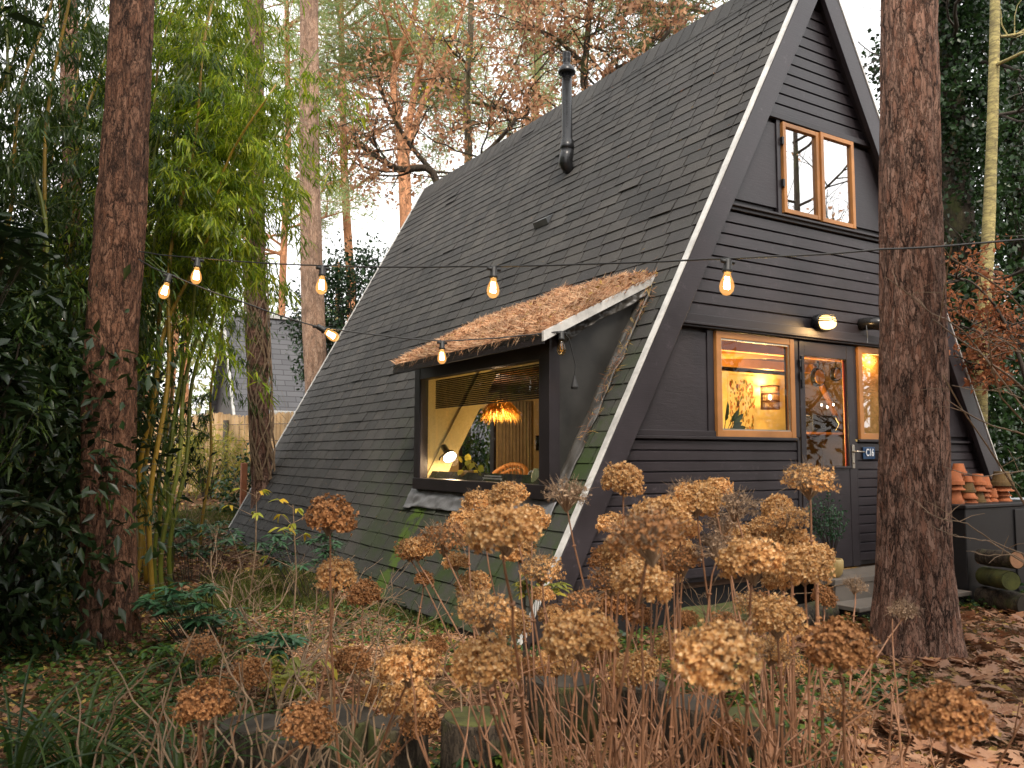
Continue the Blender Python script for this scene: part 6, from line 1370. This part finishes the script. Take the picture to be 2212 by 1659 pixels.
# far right: garden table with blue sheet, slatted shed
q = at(2190, 1075, 9.5); tb = thing('garden_table', 'grey topped garden table with a blue sheet underneath at the right edge', 'table', (q.x, q.y, 0))
b = MB(); b.box((q.x + .3, q.y, .86), (1.3, .8, .05)); b.build('table_top', basic('pale_top', (.4, .42, .46), .4, .1), tb)
b = MB(); b.box((q.x + .3, q.y, .72), (1.2, .7, .16)); b.build('apron', 'honey', tb)
for sx in (-.25, .85):
    for sy in (-.3, .3): b = MB(); b.box((q.x + sx, q.y + sy, .32), (.06, .06, .66)); b.build('leg', 'grey_wood', tb)
q2_ = at(2205, 1125, 9.2); b = MB(); b.v = [(q2_.x + .5 * i / 10, q2_.y + .4 * j / 10, .22 + .3 * (1 - j / 10) * abs(math.sin(i * .5)) + .04 * noise.noise(Vector((i * .8, j * .8, 0)))) for i in range(11) for j in range(11)]
b.f = [(i * 11 + j, i * 11 + 11 + j, i * 11 + 12 + j, i * 11 + j + 1) for i in range(10) for j in range(10)]; o_ = b.build('tarpaulin', basic('blue_tarp', (.02, .07, .35), .4), None, True); o_.modifiers.new('s', 'SOLIDIFY').thickness = .004; tag(o_, 'crumpled blue tarpaulin under the grey garden table', 'tarpaulin')
q = at(2190, 960, 19); sh = thing('garden_shed', 'grey slatted shed with a sloping pale roof edge far off at right', 'shed', (q.x, q.y, 0)); b = MB()
for k_ in range(16): b.box((q.x, q.y, .2 + k_ * .13), (2.6, .05, .11), -YAW)
b.build('slatted_wall', basic('slats', (.17, .20, .24), .6), sh); b = MB(); b.tube([at(2175, 915, 18.9), at(2235, 1010, 18.9)], .06, 6); b.build('roof_edge', 'white_trim', sh)
b = MB(); b.box((q.x, q.y + .8, 2.3), (3.0, 1.8, .08), -YAW); b.build('roof', 'slate', sh)
q = at(2180, 1010, 13); fn = thing('low_metal_fence', 'low black bar fence between the cabinet and the shed', 'fence', (q.x, q.y, 0)); b = MB(); ax = RGT0
for z in (.25, .75, 1.15): b.tube([Vector((q.x, q.y, z)) - ax * 1.0, Vector((q.x, q.y, z)) + ax * 1.6], .014, 6)
for k_ in range(27): p = Vector((q.x, q.y, 0)) + ax * (-1 + k_ * .1); b.tube([p, p + Vector((0, 0, 1.2))], .008, 5)
b.build('bars', 'metal_black', fn)

# ------------------------------------------------------------------ ground cover
NG = np.random.default_rng(99)
def in_cabin(x, y): return BF - .02 < y < BB and aL(.06) - .0 < x < aR(.0)
def scatter(k, d0, d1, wmax=.68, power=1.0, test=None, rg=NG, z=.0):
    P = []
    while len(P) < k:
        d = d0 + (d1 - d0) * rg.random() ** power; lat = rg.uniform(-wmax, wmax) * d; p = cf(lat, d)
        if in_cabin(p.x, p.y): continue
        if test and not test(p.x, p.y, lat, d): continue
        P.append((p.x, p.y, gh(p.x, p.y) + .008 + rg.random() * (.03 + z)))
    return np.array(P)
def mossy(x, y): return noise.noise(Vector((x * .7, y * .7, 9)))
up = (0, 0, 1)
b = MB(); litterleaf(b, scatter(15000, 3.2, 11, .68), up, (.035, .075), .6, .5, NG); litterleaf(b, scatter(11000, 9, 24), up, (.06, .12), .6, .5, NG)
o_ = b.build('leaf_litter', 'litter'); tag(o_, 'brown and russet fallen leaves covering the garden ground', 'leaf litter', kind='stuff')
b = MB(); needles(b, scatter(22000, 3.2, 9), up, (.05, .10), .0032, .35, NG); needles(b, scatter(9000, 5.5, 9.5, .3, 1, lambda x, y, l, d: x < 3.6 and y > 4.6), up, (.06, .12), .005, .4, NG)
o_ = b.build('fallen_pine_needles', 'needle'); tag(o_, 'orange pine needles strewn over the ground beside the shingled roof', 'pine needles', kind='stuff')
def oakleaf(b, c, s_, rz, tx, ty, curl):
    pr = [(0, 0), (.08, .05), (.16, .06), (.22, .22), (.32, .10), (.42, .32), (.52, .13), (.62, .34), (.72, .14), (.80, .22), (.90, .08), (1, 0)]; Mx = Matrix.Rotation(rz, 3, 'Z') @ Matrix.Rotation(tx, 3, 'X') @ Matrix.Rotation(ty, 3, 'Y')
    vs = []; 
    for x, y in pr:
        for sg_ in (1, 0, -1): vs.append(Vector(c) + Mx @ (Vector((x - .5, y * sg_ * (1 if sg_ > 0 else .92), curl * ((x - .5) ** 2 + (y * abs(sg_)) ** 2 * 2.2))) * s_))
    b.add(vs, [f for i in range(len(pr) - 1) for f in ((3 * i, 3 * i + 3, 3 * i + 4, 3 * i + 1), (3 * i + 1, 3 * i + 4, 3 * i + 5, 3 * i + 2))])
r_ = random.Random(12); b = MB()
for x, y, z in scatter(620, 3.1, 7.5, .7, .9, lambda x, y, l, d: l > .45 * d * .62 or (l > -.2 and NG.random() < .10)): oakleaf(b, (x, y, z + .02), r_.uniform(.11, .21), r_.uniform(0, 6.28), r_.gauss(0, .25), r_.gauss(0, .25), r_.uniform(-.4, .5))
o_ = b.build('fallen_oak_leaves', 'oak_litter'); tag(o_, 'large lobed tan oak leaves lying on the ground at lower right', 'oak leaves', kind='stuff')
b = MB(); P = scatter(13000, 3.2, 10, .68, 1, lambda x, y, l, d: mossy(x, y) > -.02); P[:, 2] += NG.uniform(0, .07, len(P)); l = NG.uniform(.022, .05, len(P)); b.leaves(P, NG.normal(size=(len(P), 3)) * [1, 1, .3], NG.normal(size=(len(P), 3)) * .4 + [0, 0, 1], l, l * .9, .15, .1)
P = scatter(6000, 8, 18, .68, 1, lambda x, y, l, d: mossy(x, y) > .0); P[:, 2] += NG.uniform(0, .12, len(P)); l = NG.uniform(.05, .09, len(P)); b.leaves(P, NG.normal(size=(len(P), 3)) * [1, 1, .3], NG.normal(size=(len(P), 3)) * .4 + [0, 0, 1], l, l * .8, .15, .1)
o_ = b.build('ground_ivy', 'ground_ivy'); tag(o_, 'low ivy and small green weeds creeping over the ground', 'ground cover', kind='stuff')
b = MB(); P = scatter(22000, 5.5, 16, .5, 1, lambda x, y, l, d: l < .2 * d and l > -.42 * d and noise.noise(Vector((x * .55, y * .55, 2))) > .08); b.leaves(P, NG.normal(size=(len(P), 3)) * [.6, .6, .1] + [0, 0, 1], rdir(len(P), NG), NG.uniform(.04, .10, len(P)), .006, 0, .25)
o_ = b.build('grass', 'grass'); tag(o_, 'patchy yellow green grass and moss left of the cabin', 'grass', kind='stuff')
# far woodland, all round beyond the garden
b = MB(); bt = MB(); NW = np.random.default_rng(123)
for k_ in range(150):
    a = NW.uniform(-1.35, 1.35); d = NW.uniform(33, 75); p = cf(d * math.sin(a), d * math.cos(a)); hgt = NW.uniform(5, 13); rr_ = NW.uniform(1.8, 3.6); g = gh(p.x, p.y)
    bt.tube([Vector((p.x, p.y, g - .2)), Vector((p.x + NW.normal() * .3, p.y, g + hgt))], [.22, .08], 6, False)
    k = 150; C = rdir(26, NW) * rr_ * NW.uniform(.3, 1, (26, 1)) * [1, 1, 1.25] + [p.x, p.y, g + hgt * .62]; P = np.repeat(C, 16, 0) + NW.normal(size=(26 * 16, 3)) * .45; l = NW.uniform(.25, .5, len(P))
    b.leaves(P, rdir(len(P), NW), rdir(len(P), NW), l, l * .4, 0, .1)
o_ = b.build('distant_woodland', 'pine_pale'); tag(o_, 'far pale woodland foliage beyond the gardens', 'woodland', kind='stuff')
o_ = bt.build('distant_trunks', 'pine_bark_orange'); tag(o_, 'far off tree trunks of the woodland', 'woodland', kind='stuff')
b = MB(); P = []
for k_ in range(340):
    a = NW.uniform(-1.3, 1.3); d = NW.uniform(24, 40); p = cf(d * math.sin(a), d * math.cos(a)); C = NW.normal(size=(30, 3)) * [.8, .8, .5] + [p.x, p.y, gh(p.x, p.y) + .8]; P.append(C)
P = np.concatenate(P); P[:, 2] = np.maximum(P[:, 2], .1); l = NW.uniform(.2, .4, len(P)); b.leaves(P, rdir(len(P), NW), rdir(len(P), NW) + [0, 0, .5], l, l * .5, 0, .1)
o_ = b.build('undergrowth', 'holly_leaf'); tag(o_, 'low undergrowth at the edge of the far woodland', 'undergrowth', kind='stuff')

# the wood carries on behind the viewer: it closes the horizon, shades the garden and mirrors in the panes
b = MB(); bt = MB(); NB = np.random.default_rng(321)
for k_ in range(130):
    a = math.pi + (NB.uniform(-1.75, 1.75) if k_ < 74 else NB.uniform(-1.7, -.6)); d = NB.uniform(13, 26); p = cf(d * math.sin(a), d * math.cos(a)); hgt = NB.uniform(4.0, 8.5) * (.55 if .5 < (a - math.pi) * -1 < 1.75 else 1); g = gh(p.x, p.y)
    bt.tube([Vector((p.x, p.y, g - .2)), Vector((p.x + NB.normal() * .3, p.y, g + hgt))], [.18, .06], 6, False)
    C = rdir(24, NB) * NB.uniform(1.4, 2.6) * NB.uniform(.3, 1, (24, 1)) * [1, 1, 1.3] + [p.x, p.y, g + hgt * .6]; P = np.repeat(C, 18, 0) + NB.normal(size=(24 * 18, 3)) * .35; P[:, 2] = np.maximum(P[:, 2], .1); l = NB.uniform(.25, .5, len(P))
    b.leaves(P, rdir(len(P), NB), rdir(len(P), NB), l, l * .45, 0, .1)
o_ = b.build('garden_side_woodland', 'hedge_leaf'); tag(o_, 'dark wood edge on the viewer side, mirrored in the window panes', 'woodland', kind='stuff')
o_ = bt.build('garden_side_trunks', 'oak_bark'); tag(o_, 'tree trunks of the wood edge on the viewer side', 'woodland', kind='stuff')
